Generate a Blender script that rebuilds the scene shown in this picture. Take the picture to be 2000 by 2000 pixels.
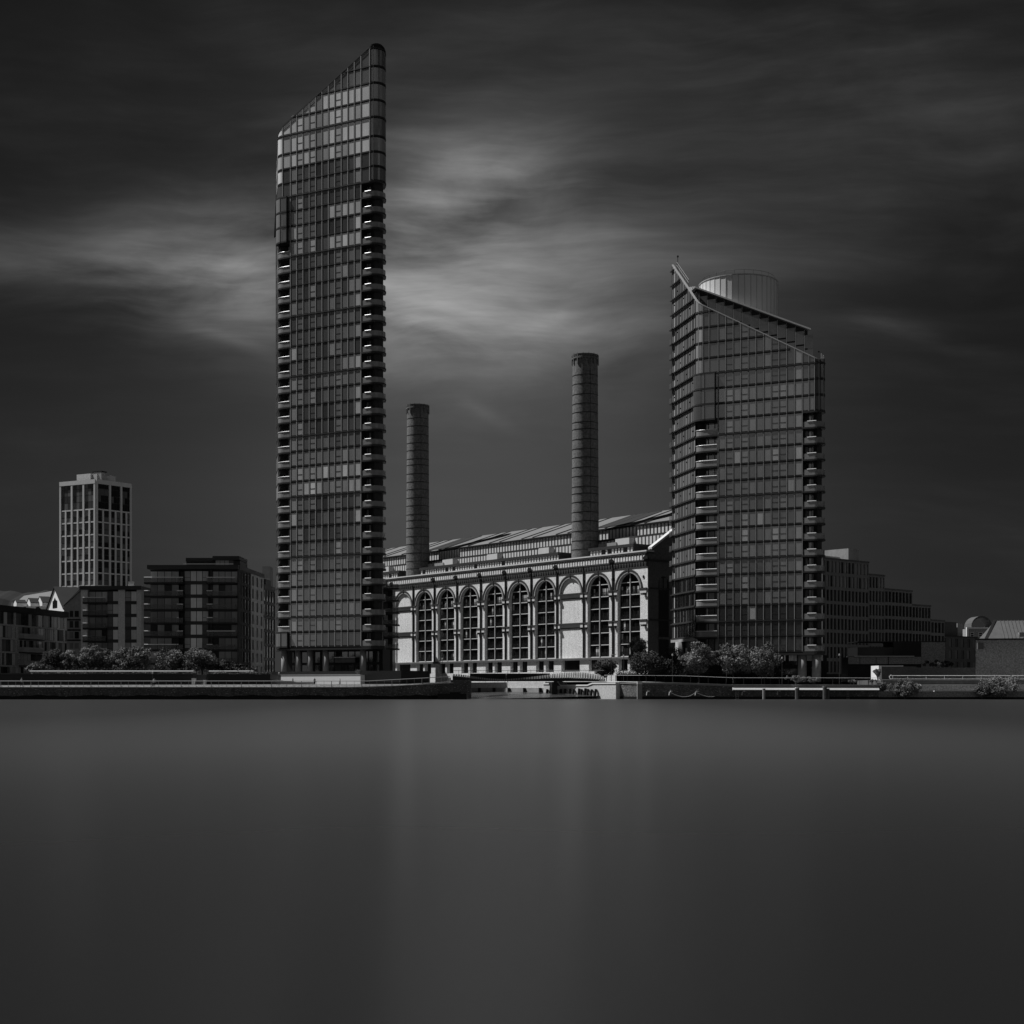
import bpy, bmesh, math, random
from mathutils import Vector
random.seed(7)
R = math.radians
for o in list(bpy.data.objects): bpy.data.objects.remove(o)
scene = bpy.context.scene
col = scene.collection
FPX, CX, HY, CAMZ = 2800.0, 1000.0, 1346.0, 1.7     # focal length / horizon of the photograph, in photo pixels

# ---------------------------------------------------------------- camera
cd = bpy.data.cameras.new('camera'); cam = bpy.data.objects.new('camera', cd); col.objects.link(cam)
cam.location = (0, 0, CAMZ); cam.rotation_euler = (R(90), 0, 0)
cd.sensor_width = 36; cd.lens = FPX / 2000 * 36; cd.shift_y = (HY - 1000) / 2000
cd.clip_start = 0.5; cd.clip_end = 20000
scene.camera = cam

# ---------------------------------------------------------------- light
SUN_AZ = Vector((-0.974, 0.225)); SUN_EL = R(57)
sd = Vector((SUN_AZ.x * math.cos(SUN_EL), SUN_AZ.y * math.cos(SUN_EL), math.sin(SUN_EL))).normalized()
sl = bpy.data.lights.new('sun', 'SUN'); sl.energy = 5.0; sl.angle = R(0.5); sl.color = (1, 1, 1)
so = bpy.data.objects.new('sun', sl); col.objects.link(so); so.rotation_euler = sd.to_track_quat('Z', 'Y').to_euler()
so.location = (-100, 0, 200)

world = bpy.data.worlds.new("World"); scene.world = world; world.use_nodes = True
nt = world.node_tree; nt.nodes.clear()
def N(t, **k):
    n = nt.nodes.new(t)
    for a, b in k.items(): setattr(n, a, b)
    return n
def L(a, b): nt.links.new(a, b)
def M_(op, a, b=None, c=None, clamp=False):
    n = nt.nodes.new('ShaderNodeMath'); n.operation = op; n.use_clamp = clamp
    for i, v in enumerate((a, b, c)):
        if v is None: continue
        if isinstance(v, (int, float)): n.inputs[i].default_value = v
        else: nt.links.new(v, n.inputs[i])
    return n.outputs[0]
def V_(op, a, b):
    n = nt.nodes.new('ShaderNodeVectorMath'); n.operation = op
    for i, v in enumerate((a, b)):
        if v is None: continue
        if isinstance(v, (tuple, Vector)): n.inputs[i].default_value = v
        else: nt.links.new(v, n.inputs[i])
    return n
sky = N('ShaderNodeTexSky', sky_type='NISHITA'); sky.sun_disc = False
sky.sun_elevation = SUN_EL; sky.sun_rotation = math.atan2(SUN_AZ.x, SUN_AZ.y)
sky.air_density = 1.0; sky.dust_density = 0.6; sky.ozone_density = 1.5
sep = N('ShaderNodeSeparateColor'); L(sky.outputs[0], sep.inputs[0])      # red-filtered monochrome sky
tc = N('ShaderNodeTexCoord'); D = tc.outputs['Generated']
def pdir(px, py): return Vector(((px - CX) / FPX, 1, (HY - py) / FPX)).normalized()
def blob(px, py, sx, sz):            # soft elliptical patch of cloud around a direction
    c = pdir(px, py); d = V_('SUBTRACT', D, tuple(c)).outputs[0]
    s = V_('MULTIPLY', d, (1 / sx, 1 / max(sx, sz), 1 / sz)).outputs[0]
    l = V_('LENGTH', s, None).outputs['Value']
    return M_('POWER', 2.718, M_('MULTIPLY', M_('MULTIPLY', l, l), -1.0))
def noise(scale, vec, detail=6, rough=0.55, dist=0.0):
    n = nt.nodes.new('ShaderNodeTexNoise'); n.inputs['Scale'].default_value = scale
    n.inputs['Detail'].default_value = detail; n.inputs['Roughness'].default_value = rough
    n.inputs['Distortion'].default_value = dist; L(vec, n.inputs['Vector']); return n.outputs['Fac']
def mapv(rot, sc):
    m = nt.nodes.new('ShaderNodeMapping'); m.inputs['Rotation'].default_value = rot; m.inputs['Scale'].default_value = sc
    L(D, m.inputs['Vector']); return m.outputs[0]
wz = noise(1.6, mapv((0, 0, 0), (1, 1, 1.4)), 3, 0.5)
warp = N('ShaderNodeCombineXYZ'); L(M_('MULTIPLY', M_('SUBTRACT', wz, 0.5), 0.25), warp.inputs[0]); L(M_('MULTIPLY', M_('SUBTRACT', noise(2.3, D, 3), 0.5), 0.10), warp.inputs[2])
DW = V_('ADD', D, warp.outputs[0]).outputs[0]
def mapw(rot, sc):
    m = nt.nodes.new('ShaderNodeMapping'); m.inputs['Rotation'].default_value = rot; m.inputs['Scale'].default_value = sc
    L(DW, m.inputs['Vector']); return m.outputs[0]
n1 = noise(5.0, mapw((0, R(-6), 0), (1.0, 1.0, 3.4)), 9, 0.52, 0.35); n2 = noise(8.0, mapw((0, R(17), 0), (0.8, 0.8, 5.5)), 9, 0.55, 0.25); n3 = noise(4.5, mapv((0, 0, 0), (1, 1, 1.8)), 6, 0.55, 0.4)
n4 = noise(26.0, mapw((0, R(-4), 0), (0.5, 0.5, 5.0)), 6, 0.6, 0.3)
def ramp(v, a, b): return M_('DIVIDE', M_('SUBTRACT', v, a), b - a, clamp=True)
cir = M_('MULTIPLY', M_('ADD', M_('MULTIPLY', ramp(n1, 0.36, 0.67), 0.62), M_('MULTIPLY', ramp(n2, 0.42, 0.70), 0.38)), M_('ADD', 0.66, M_('MULTIPLY', n4, 0.68)))
def addm(*a):
    r = a[0]
    for x in a[1:]: r = M_('ADD', r, x)
    return r
def mul(a, k): return M_('MULTIPLY', a, k)
def streak(x0, y0, x1, y1, wd, k):     # a wisp of cirrus along a great circle
    a_, b_ = pdir(x0, y0), pdir(x1, y1); nn = a_.cross(b_).normalized(); h = (b_ - a_).length / 2
    dp = V_('DOT_PRODUCT', DW, tuple(nn)).outputs['Value']; e = M_('DIVIDE', dp, wd)
    g = M_('POWER', 2.718, M_('MULTIPLY', M_('MULTIPLY', e, e), -1.0))
    return mul(M_('MULTIPLY', g, blob((x0 + x1) / 2, (y0 + y1) / 2, h * .9, h * .9)), k)
hot = addm(mul(blob(800, 480, 0.075, 0.055), 0.80), mul(blob(430, 535, 0.075, 0.035), 0.85), mul(blob(960, 370, 0.06, 0.04), 0.40),
           mul(blob(960, 650, 0.10, 0.028), 0.55), mul(blob(745, 630, 0.045, 0.035), 0.55), mul(blob(1080, 520, 0.12, 0.045), 0.32), mul(blob(80, 520, 0.1, 0.016), 0.30),
           mul(blob(1250, 160, 0.26, 0.07), 0.10), mul(blob(1750, 380, 0.2, 0.07), 0.07), mul(blob(950, 830, 0.07, 0.02), 0.08),
           streak(360, 590, 560, 690, .006, .25), streak(740, 470, 1130, 530, .005, .35), streak(1000, 720, 1180, 640, .006, .30), streak(900, 780, 1030, 860, .005, .10), streak(1600, 600, 1990, 650, .009, .10), streak(780, 330, 1080, 320, .01, .2), streak(740, 600, 980, 680, .006, .30), streak(250, 500, 540, 505, .006, .3))
glow = addm(mul(blob(960, 930, 0.17, 0.22), 1.0), mul(blob(650, 980, 0.22, 0.08), 0.20))
# the half of the sky behind the camera: thin broken cloud, seen only in the glass
sepd = N('ShaderNodeSeparateXYZ'); L(D, sepd.inputs[0])
back = M_('MULTIPLY', ramp(sepd.outputs['Y'], 0.1, -0.4), ramp(n3, 0.47, 0.60))
skyv = M_('MULTIPLY', sep.outputs[0], 0.050)
skyv = M_('MINIMUM', skyv, 0.19)
base = M_('MULTIPLY', skyv, 1.0)
total = addm(base, M_('MULTIPLY', hot, M_('ADD', M_('MULTIPLY', cir, 2.6), 0.20)), mul(glow, 0.42), mul(M_('MULTIPLY', cir, cir), 0.07), mul(back, 2.1))
comb = N('ShaderNodeCombineColor')
for i in range(3): L(total, comb.inputs[i])
bg = N('ShaderNodeBackground'); bg.inputs['Strength'].default_value = 0.1; L(comb.outputs[0], bg.inputs['Color'])
wo = N('ShaderNodeOutputWorld'); L(bg.outputs[0], wo.inputs['Surface'])

scene.view_settings.view_transform = 'Standard'; scene.view_settings.look = 'None'
scene.view_settings.exposure = 0.0; scene.view_settings.gamma = 1.0
scene.render.engine = 'CYCLES'

# ---------------------------------------------------------------- materials
def mat(name, v, rough=0.8, spec=0.3, amt=0.15, sc=0.35, sc2=0.0, amt2=0.0, streak=0.0, metal=0.0, tone=False, ior=1.45, bump=0.0, speck=0.0):
    m = bpy.data.materials.new(name); m.use_nodes = True; t = m.node_tree; t.nodes.clear()
    p = t.nodes.new('ShaderNodeBsdfPrincipled'); o = t.nodes.new('ShaderNodeOutputMaterial'); t.links.new(p.outputs[0], o.inputs[0])
    p.inputs['Roughness'].default_value = rough; p.inputs['Metallic'].default_value = metal
    p.inputs['Specular IOR Level'].default_value = spec; p.inputs['IOR'].default_value = ior
    g = t.nodes.new('ShaderNodeNewGeometry')
    def nz(scale, vs=(1, 1, 1), det=4):
        mp = t.nodes.new('ShaderNodeMapping'); mp.inputs['Scale'].default_value = vs; t.links.new(g.outputs['Position'], mp.inputs[0])
        n = t.nodes.new('ShaderNodeTexNoise'); n.inputs['Scale'].default_value = scale; n.inputs['Detail'].default_value = det
        t.links.new(mp.outputs[0], n.inputs['Vector']); return n.outputs['Fac']
    def mm(op, a, b):
        n = t.nodes.new('ShaderNodeMath'); n.operation = op
        for i, x in enumerate((a, b)):
            if isinstance(x, (int, float)): n.inputs[i].default_value = x
            else: t.links.new(x, n.inputs[i])
        return n.outputs[0]
    if tone:
        a = t.nodes.new('ShaderNodeAttribute'); a.attribute_name = 'tone'; val = a.outputs['Fac']
    else:
        c = t.nodes.new('ShaderNodeValue'); c.outputs[0].default_value = v; val = c.outputs[0]
    f = mm('ADD', mm('MULTIPLY', mm('SUBTRACT', nz(sc), 0.5), amt * 3), 1.0)
    if amt2: f = mm('MULTIPLY', f, mm('ADD', mm('MULTIPLY', mm('SUBTRACT', nz(sc2, det=2), 0.5), amt2 * 3), 1.0))
    if streak: f = mm('MULTIPLY', f, mm('ADD', mm('MULTIPLY', mm('SUBTRACT', nz(1.6, (1, 1, 0.08)), 0.5), streak * 3), 1.0))
    if speck:
        sp_ = nz(3.6, (1, 1, 1.6), 3); sp_ = mm('MULTIPLY', mm('POWER', mm('MAXIMUM', mm('MULTIPLY', mm('SUBTRACT', sp_, 0.56), 6.0), 0.0), 1.5), speck)
        val = mm('ADD', mm('MULTIPLY', val, f), mm('MINIMUM', sp_, 0.5)); f = 1.0
    val = mm('MAXIMUM', mm('MULTIPLY', val, f), 0.003)
    cc = t.nodes.new('ShaderNodeCombineColor')
    for i in range(3): t.links.new(val, cc.inputs[i])
    t.links.new(cc.outputs[0], p.inputs['Base Color'])
    if bump:
        b = t.nodes.new('ShaderNodeBump'); b.inputs['Strength'].default_value = 1.0; b.inputs['Distance'].default_value = bump
        t.links.new(nz(0.55, (1, 1, 0.6), 2), b.inputs['Height']); t.links.new(b.outputs[0], p.inputs['Normal'])
    return m
MT = dict(
    brick=mat('pale_stock_brick', 0.72, 0.9, amt=0.10, sc=0.22, sc2=5.0, amt2=0.50, streak=0.12),
    stone=mat('pale_stone', 0.62, 0.8, amt=0.05, sc2=3, amt2=0.12),
    course=mat('dark_brick_course', 0.05, 0.9, amt=0.2),
    dullbrick=mat('dull_dark_brick', 0.12, 0.9, amt=0.15, sc2=2.5, amt2=0.35),
    chimney=mat('chimney_brick', 0.15, 0.9, amt=0.16, sc=0.35, sc2=2.4, amt2=0.5, streak=0.16),
    dkbrick=mat('dark_brick', 0.085, 0.9, amt=0.15, sc2=3.0, amt2=0.35),
    gbrick=mat('charcoal_brick', 0.19, 0.9, amt=0.1, sc2=2.6, amt2=0.2), sroof=mat('weathered_dark_metal_roof', 0.10, 0.6, spec=0.4, amt=0.1, sc2=1.5, amt2=0.15),
    midbrick=mat('grey_brick', 0.30, 0.9, amt=0.1, sc2=4.5, amt2=0.6),
    ltbrick=mat('light_grey_brick', 0.58, 0.9, amt=0.08, sc2=3.0, amt2=0.25),
    white=mat('white_render', 0.78, 0.7, amt=0.04, streak=0.05),
    cladding=mat('white_concrete_cladding', 0.62, 0.7, amt=0.05, streak=0.05),
    conc=mat('concrete', 0.30, 0.85, amt=0.15, sc2=1.6, amt2=0.15, streak=0.12),
    dconc=mat('dark_concrete', 0.10, 0.85, amt=0.2, sc2=1.6, amt2=0.2, streak=0.15),
    quay=mat('algae_stained_quay', 0.10, 0.8, amt=0.35, sc=0.5, sc2=2.4, amt2=0.5, streak=0.3, speck=0.35),
    alg=mat('wet_black_algae', 0.008, 0.6, amt=0.35, sc=0.8, sc2=2.4, amt2=0.35, speck=0.02),
    alu=mat('aluminium', 0.42, 0.45, spec=0.5, amt=0.04, metal=0.0),
    fin=mat('grey_mullion', 0.36, 0.4, spec=0.5, amt=0.05),
    dmetal=mat('dark_metal', 0.035, 0.5, spec=0.4, amt=0.1),
    bmetal=mat('black_metal', 0.012, 0.5, spec=0.4, amt=0.1),
    steel=mat('bright_steel', 0.75, 0.35, spec=0.6, amt=0.04),
    roofm=mat('standing_seam_roof', 0.17, 0.6, spec=0.4, amt=0.06, sc2=1.5, amt2=0.1),
    droof=mat('dark_roof', 0.022, 0.7, amt=0.15),
    panel=mat('pale_metal_cladding', 0.66, 0.5, spec=0.4, amt=0.03),
    glass=mat('curtain_wall_glass', 0.06, 0.07, spec=0.5, ior=2.3, amt=0.10, sc=0.35, streak=0.10, tone=True, bump=0.012),
    pane=mat('window_glass', 0.03, 0.12, spec=0.4, ior=1.45, amt=0.12, sc=0.5, streak=0.15, tone=True),
    bark=mat('bark', 0.07, 0.9, amt=0.3),
    skin=mat('skin', 0.35, 0.6), cloth_d=mat('dark_cloth', 0.03, 0.9), cloth_l=mat('pale_cloth', 0.5, 0.9), hair=mat('dark_hair', 0.02, 0.7),
    paving=mat('paving', 0.09, 0.9, amt=0.15), soil=mat('ground_cover', 0.09, 0.95, amt=0.3),
    mud=mat('wet_mud', 0.05, 0.25, spec=0.5, amt=0.25, sc=0.25),
    hillm=mat('wooded_hill', 0.014, 0.95, amt=0.4, sc=0.05),
    rope=mat('wet_rope', 0.25, 0.8),
)
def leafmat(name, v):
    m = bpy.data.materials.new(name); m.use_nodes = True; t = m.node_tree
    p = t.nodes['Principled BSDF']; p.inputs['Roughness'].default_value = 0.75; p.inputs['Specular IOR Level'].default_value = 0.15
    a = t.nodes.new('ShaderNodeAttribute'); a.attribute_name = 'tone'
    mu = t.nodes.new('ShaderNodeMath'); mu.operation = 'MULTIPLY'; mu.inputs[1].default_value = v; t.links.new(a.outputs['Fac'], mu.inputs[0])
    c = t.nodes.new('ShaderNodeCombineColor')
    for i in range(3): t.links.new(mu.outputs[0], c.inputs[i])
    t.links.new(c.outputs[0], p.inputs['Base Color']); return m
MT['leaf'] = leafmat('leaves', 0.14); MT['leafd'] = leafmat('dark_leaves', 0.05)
def glassmix(name, v, tr):
    m = bpy.data.materials.new(name); m.use_nodes = True; t = m.node_tree
    p = t.nodes['Principled BSDF']; p.inputs['Base Color'].default_value = (v, v, v, 1); p.inputs['Roughness'].default_value = 0.1; p.inputs['IOR'].default_value = 1.6
    x = t.nodes.new('ShaderNodeBsdfTransparent'); mx = t.nodes.new('ShaderNodeMixShader'); mx.inputs[0].default_value = tr
    t.links.new(p.outputs[0], mx.inputs[1]); t.links.new(x.outputs[0], mx.inputs[2])
    t.links.new(mx.outputs[0], t.nodes['Material Output'].inputs[0]); return m
MT['bal'] = glassmix('balustrade_glass', 0.13, 0.55)
MT['bald'] = glassmix('dark_balustrade_glass', 0.02, 0.6)
MT['balf'] = glassmix('frosted_balustrade_glass', 0.34, 0.30)
WB, WR, WR2 = 0.011, 0.26, 0.34
def watermat():
    m = bpy.data.materials.new('river_water'); m.use_nodes = True; t = m.node_tree
    p = t.nodes['Principled BSDF']; p.inputs['Roughness'].default_value = 0.30; p.inputs['IOR'].default_value = 1.33
    p.inputs['Base Color'].default_value = (WB, WB, WB, 1)
    g = t.nodes.new('ShaderNodeNewGeometry'); mp = t.nodes.new('ShaderNodeMapping'); mp.inputs['Scale'].default_value = (0.02, 0.006, 1)
    n = t.nodes.new('ShaderNodeTexNoise'); n.inputs['Scale'].default_value = 1; n.inputs['Detail'].default_value = 3
    t.links.new(g.outputs['Position'], mp.inputs[0]); t.links.new(mp.outputs[0], n.inputs['Vector'])
    r = t.nodes.new('ShaderNodeMapRange'); r.inputs['To Min'].default_value = -.03; r.inputs['To Max'].default_value = .03
    t.links.new(n.outputs['Fac'], r.inputs['Value'])
    sx_ = t.nodes.new('ShaderNodeSeparateXYZ'); t.links.new(g.outputs['Position'], sx_.inputs[0])      # slack water by the near bank, choppier in mid stream
    r2 = t.nodes.new('ShaderNodeMapRange'); r2.inputs['From Min'].default_value = 5; r2.inputs['From Max'].default_value = 60
    r2.inputs['To Min'].default_value = WR; r2.inputs['To Max'].default_value = WR2; t.links.new(sx_.outputs['Y'], r2.inputs['Value'])
    # surface brightness painted into base colour: paler away from near bank, palest off creek
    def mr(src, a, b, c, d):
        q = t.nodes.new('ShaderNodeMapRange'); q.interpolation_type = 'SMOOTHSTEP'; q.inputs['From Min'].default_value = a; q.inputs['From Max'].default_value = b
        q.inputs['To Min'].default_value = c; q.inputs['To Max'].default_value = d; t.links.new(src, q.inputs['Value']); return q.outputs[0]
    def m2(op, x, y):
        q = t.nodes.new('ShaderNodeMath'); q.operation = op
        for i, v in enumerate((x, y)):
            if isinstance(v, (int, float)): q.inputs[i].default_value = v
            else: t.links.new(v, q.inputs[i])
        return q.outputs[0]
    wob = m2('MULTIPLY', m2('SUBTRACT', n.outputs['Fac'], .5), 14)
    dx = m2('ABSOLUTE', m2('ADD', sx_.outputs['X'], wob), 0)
    glow_patch = m2('MULTIPLY', mr(dx, 2, 30, 1, 0), mr(sx_.outputs['Y'], 2, 48, 0, 1))
    lit_base = m2('ADD', m2('ADD', WB, m2('MULTIPLY', mr(sx_.outputs['Y'], 3, 60, 0, 1), .014)), m2('MULTIPLY', glow_patch, .036))
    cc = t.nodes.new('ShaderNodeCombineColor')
    for i in range(3): t.links.new(lit_base, cc.inputs[i])
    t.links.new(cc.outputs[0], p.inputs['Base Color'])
    ad = t.nodes.new('ShaderNodeMath'); ad.operation = 'ADD'; t.links.new(r.outputs[0], ad.inputs[0]); t.links.new(r2.outputs[0], ad.inputs[1])
    t.links.new(ad.outputs[0], p.inputs['Roughness'])
    return m
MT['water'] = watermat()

# ---------------------------------------------------------------- geometry helpers
class Fr:                                    # a wall's frame: s runs along it (to the right), t stands out of it
    def __init__(s, o, u): s.o = Vector(o); s.u = Vector(u).normalized(); s.n = Vector((s.u.y, -s.u.x))
    def p(s, a, t, z): q = s.o + s.u * a + s.n * t; return Vector((q.x, q.y, z))
def at(px, Y): return Vector(((px - CX) / FPX * Y, Y))
def zat(py, Y): return CAMZ + (HY - py) / FPX * Y
def frame(px, Y, xv):                        # wall through the point seen at px at depth Y, receding to the vanishing point xv
    if xv is None: u = Vector((1, 0))
    elif xv > px: u = Vector((xv - CX, FPX))
    else: u = Vector((CX - xv, -FPX))
    return Fr(at(px, Y), u)
def s_at(F, px):
    k = (px - CX) / FPX; return (k * F.o.y - F.o.x) / (F.u.x - k * F.u.y)
def Yat(F, s): return F.o.y + F.u.y * s
def zf(F, px, py, t=0.0): 
    s = s_at(F, px); return zat(py, F.p(s, t, 0).y)

class MB:
    def __init__(s): s.v = []; s.f = []; s.t = []
    def face(s, pts, tone=0.05):
        b = len(s.v); s.v += [Vector(p) for p in pts]; s.f.append(tuple(range(b, b + len(pts)))); s.t.append(tone); return s
    def hexa(s, p, tone=0.05):               # p: 4 bottom (ccw from above) + 4 top
        b = len(s.v); s.v += [Vector(q) for q in p]
        for f in ((3, 2, 1, 0), (4, 5, 6, 7), (0, 1, 5, 4), (1, 2, 6, 5), (2, 3, 7, 6), (3, 0, 4, 7)):
            s.f.append(tuple(b + i for i in f)); s.t.append(tone)
        return s
    def box(s, F, a0, a1, t0, t1, z0, z1, tone=0.05):
        q = [F.p(a0, t1, 0), F.p(a1, t1, 0), F.p(a1, t0, 0), F.p(a0, t0, 0)]
        return s.hexa([Vector((x.x, x.y, z0)) for x in q] + [Vector((x.x, x.y, z1)) for x in q], tone)
    def abox(s, x0, x1, y0, y1, z0, z1, tone=0.05):
        return s.hexa([(x0, y0, z0), (x1, y0, z0), (x1, y1, z0), (x0, y1, z0), (x0, y0, z1), (x1, y0, z1), (x1, y1, z1), (x0, y1, z1)], tone)
    def prism(s, poly, z0, z1, tone=0.05):   # poly ccw; z0/z1 number or function(x,y)
        n = len(poly); f0 = z0 if callable(z0) else (lambda x, y: z0); f1 = z1 if callable(z1) else (lambda x, y: z1)
        b = len(s.v)
        s.v += [Vector((p[0], p[1], f0(p[0], p[1]))) for p in poly] + [Vector((p[0], p[1], f1(p[0], p[1]))) for p in poly]
        s.f.append(tuple(b + n - 1 - i for i in range(n))); s.f.append(tuple(b + n + i for i in range(n))); s.t += [tone, tone]
        for i in range(n): j = (i + 1) % n; s.f.append((b + i, b + j, b + n + j, b + n + i)); s.t.append(tone)
        return s
    def tube(s, path, r, n=6, tone=0.05, closed=False, r1=None):
        path = [Vector(p) for p in path]; rings = []; m = len(path)
        for i, p in enumerate(path):
            if closed: d = path[(i + 1) % m] - path[i - 1]
            else: d = path[min(i + 1, m - 1)] - path[max(i - 1, 0)]
            d.normalize(); a = Vector((0, 0, 1)) if abs(d.z) < 0.9 else Vector((1, 0, 0))
            x = d.cross(a).normalized(); y = d.cross(x); rr = r if r1 is None else r + (r1 - r) * i / max(1, m - 1)
            b = len(s.v); s.v += [p + x * rr * math.cos(k * 2 * math.pi / n) + y * rr * math.sin(k * 2 * math.pi / n) for k in range(n)]; rings.append(b)
        for i in range(m if closed else m - 1):
            a, b = rings[i], rings[(i + 1) % m]
            for k in range(n): s.f.append((a + k, a + (k + 1) % n, b + (k + 1) % n, b + k)); s.t.append(tone)
        if not closed:
            s.f.append(tuple(rings[0] + k for k in range(n))); s.f.append(tuple(rings[-1] + n - 1 - k for k in range(n))); s.t += [tone, tone]
        return s
    def lathe(s, c, prof, n=32, tone=0.05):
        b = len(s.v); m = len(prof)
        for z, r in prof: s.v += [Vector((c[0] + r * math.cos(k * 2 * math.pi / n), c[1] + r * math.sin(k * 2 * math.pi / n), z)) for k in range(n)]
        for i in range(m - 1):
            for k in range(n): a = b + i * n; s.f.append((a + k, a + (k + 1) % n, a + n + (k + 1) % n, a + n + k)); s.t.append(tone)
        s.f.append(tuple(b + n - 1 - k for k in range(n))); s.f.append(tuple(b + (m - 1) * n + k for k in range(n))); s.t += [tone, tone]
        return s
    def build(s, name, m, parent=None, smooth=False, origin=None):
        if not s.v: return None
        org = Vector(parent['_o']) if parent is not None and '_o' in parent else None
        if org is None:
            if origin is not None: org = Vector(origin)
            else:
                xs = [v.x for v in s.v]; ys = [v.y for v in s.v]; zs = [v.z for v in s.v]
                org = Vector(((min(xs) + max(xs)) / 2, (min(ys) + max(ys)) / 2, min(zs)))
        me = bpy.data.meshes.new(name); me.from_pydata([tuple(v - org) for v in s.v], [], s.f)
        a = me.attributes.new('tone', 'FLOAT', 'FACE'); a.data.foreach_set('value', s.t)
        me.materials.append(m if not isinstance(m, str) else MT[m])
        if smooth:
            for p in me.polygons: p.use_smooth = True
        me.update()
        o = bpy.data.objects.new(name, me); col.objects.link(o)
        if parent is not None: o.parent = parent; o['_o'] = tuple(org)
        else: o.location = org; o['_o'] = tuple(org)
        return o
def thing(name, label, cat, loc, group=None):
    o = bpy.data.objects.new(name, None); col.objects.link(o); o.location = loc; o['_o'] = tuple(loc)
    o.empty_display_size = 0.5
    o['label'] = label; o['category'] = cat
    if group: o['group'] = group
    return o
def tag(o, label, cat, group=None):
    o['label'] = label; o['category'] = cat
    if group: o['group'] = group
    return o
def struct(o): o['kind'] = 'structure'; return o
def parts(root, items, name, m, cap=100, sub=None):
    """items: list of (size, MB); the largest `cap` become parts, the rest one 'stuff' part"""
    items = sorted(items, key=lambda i: -i[0]); out = []
    for k, (a, mb) in enumerate(items[:cap]): out.append(mb.build(name, m, root))
    rest = MB()
    for a, mb in items[cap:]:
        b = len(rest.v); rest.v += mb.v; rest.f += [tuple(b + i for i in f) for f in mb.f]; rest.t += mb.t
    if rest.v: o = rest.build(name, m, root); o['kind'] = 'stuff'
    return out

# ================================================================ LARGE STRUCTURE
# ---- river, mud, ground
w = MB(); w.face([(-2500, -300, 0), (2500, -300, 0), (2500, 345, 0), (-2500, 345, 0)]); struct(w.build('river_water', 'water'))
UPS = Vector((2237, -2800)).normalized()           # direction of the power station's long wall (to the right)
creekR = at(1176, 250)                             # where the creek's far wall meets the right quay
creekF = creekR - UPS * 95                         # far end of the creek, behind the left tower
creekL = at(886, 243); creekB = creekL - UPS * 95
far = 6000
g = MB(); ZG = 3.0
g.face([(creekR.x, creekR.y, ZG), (creekF.x, creekF.y, ZG), (-far, far, ZG), (far, far, ZG), (far, 262, ZG), (creekR.x + 8, 262, ZG), (creekR.x + 6, 251, ZG)])
g.face([(creekF.x, creekF.y, ZG), (creekB.x, creekB.y, ZG), (-200, 420, ZG), (-far, far, ZG)])
g.face([(creekB.x, creekB.y, ZG), (creekL.x - 1, creekL.y + 12, ZG), (-26, 262, ZG), (-far, 262, ZG), (-far, far, ZG), (-200, 420, ZG)])
struct(g.build('ground', 'paving'))
mud = MB()
for i in range(12):
    for j in range(5):
        pass
mp = []
def mudp(a, b):  # a along creek 0..1, b across 0(far wall)..1(near/left bank)
    p = creekR - UPS * (95 * a); q = creekL - UPS * (95 * a); r = p.lerp(q, b)
    z = 1.0 * (1 - b) ** 1.2 - 0.12 + 0.35 * min(1, a * 4)
    return (r.x, r.y, z * (0.5 + 0.5 * min(1, a * 8 + 0.2)))
for i in range(20):
    for j in range(8): mud.face([mudp(i / 20, j / 8), mudp(i / 20, (j + 1) / 8), mudp((i + 1) / 20, (j + 1) / 8), mudp((i + 1) / 20, j / 8)])
struct(mud.build('creek_mud', 'mud', smooth=True))

# ---- left embankment: quay wall, path, railing
qx0 = -260; QY = 238
lq = thing('quay_wall', 'long dark algae stained river wall left of the creek mouth', 'river wall', (-60, QY, 0))
poly = [(qx0, QY), (-30, QY), (-14, QY + 1.5), (creekL.x - 0.4, creekL.y - 1.2), (creekL.x, creekL.y), (creekB.x, creekB.y), (creekB.x - 1, creekB.y), (creekL.x - 1.6, creekL.y + 1.3), (-26, 262), (qx0, 262)]
def ztl(x, y): return 2.05 + max(0, min(1, (x + 24) / 14)) * 0.75
def zint(x, y): return 0.62 + 0.1 * math.sin(x * 0.7) + 0.06 * math.sin(x * 2.3)
fine = []
def densify(pl, step=1.5):
    out = []
    for i, p in enumerate(pl):
        q = pl[(i + 1) % len(pl)]; d = math.hypot(q[0] - p[0], q[1] - p[1]); k = max(1, int(d / step)) if d < 400 else 1
        for j in range(k): out.append((p[0] + (q[0] - p[0]) * j / k, p[1] + (q[1] - p[1]) * j / k))
    return out
fp = densify(poly[:5], 1.2)[:-1]
top = poly
MB().prism(poly, -1, lambda x, y: ztl(x, y) - 0.12).build('wall', 'quay', lq)
al = MB()
pts = [p for p in densify([(qx0, QY), (-30, QY), (-14, QY + 1.5), (creekL.x - 0.4, creekL.y - 1.2), (creekL.x, creekL.y)], 1.0) if True]
cut = next(i for i, p in enumerate(pts) if i > 10 and abs(p[0] - creekL.x) < 1e-6 and abs(p[1] - creekL.y) < 1e-6)
pts = pts[:cut + 1]
for i in range(len(pts) - 1):
    a, b = pts[i], pts[i + 1]; d = Vector((b[0] - a[0], b[1] - a[1])).normalized(); nn = Vector((d.y, -d.x)) * 0.06
    al.hexa([(a[0] + nn.x, a[1] + nn.y, -.5), (b[0] + nn.x, b[1] + nn.y, -.5), (b[0], b[1], -.5), (a[0], a[1], -.5), (a[0] + nn.x, a[1] + nn.y, zint(*a)), (b[0] + nn.x, b[1] + nn.y, zint(*b)), (b[0], b[1], zint(*b)), (a[0], a[1], zint(*a))])
al.build('algae_band', 'alg', lq)
cop = MB()
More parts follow.
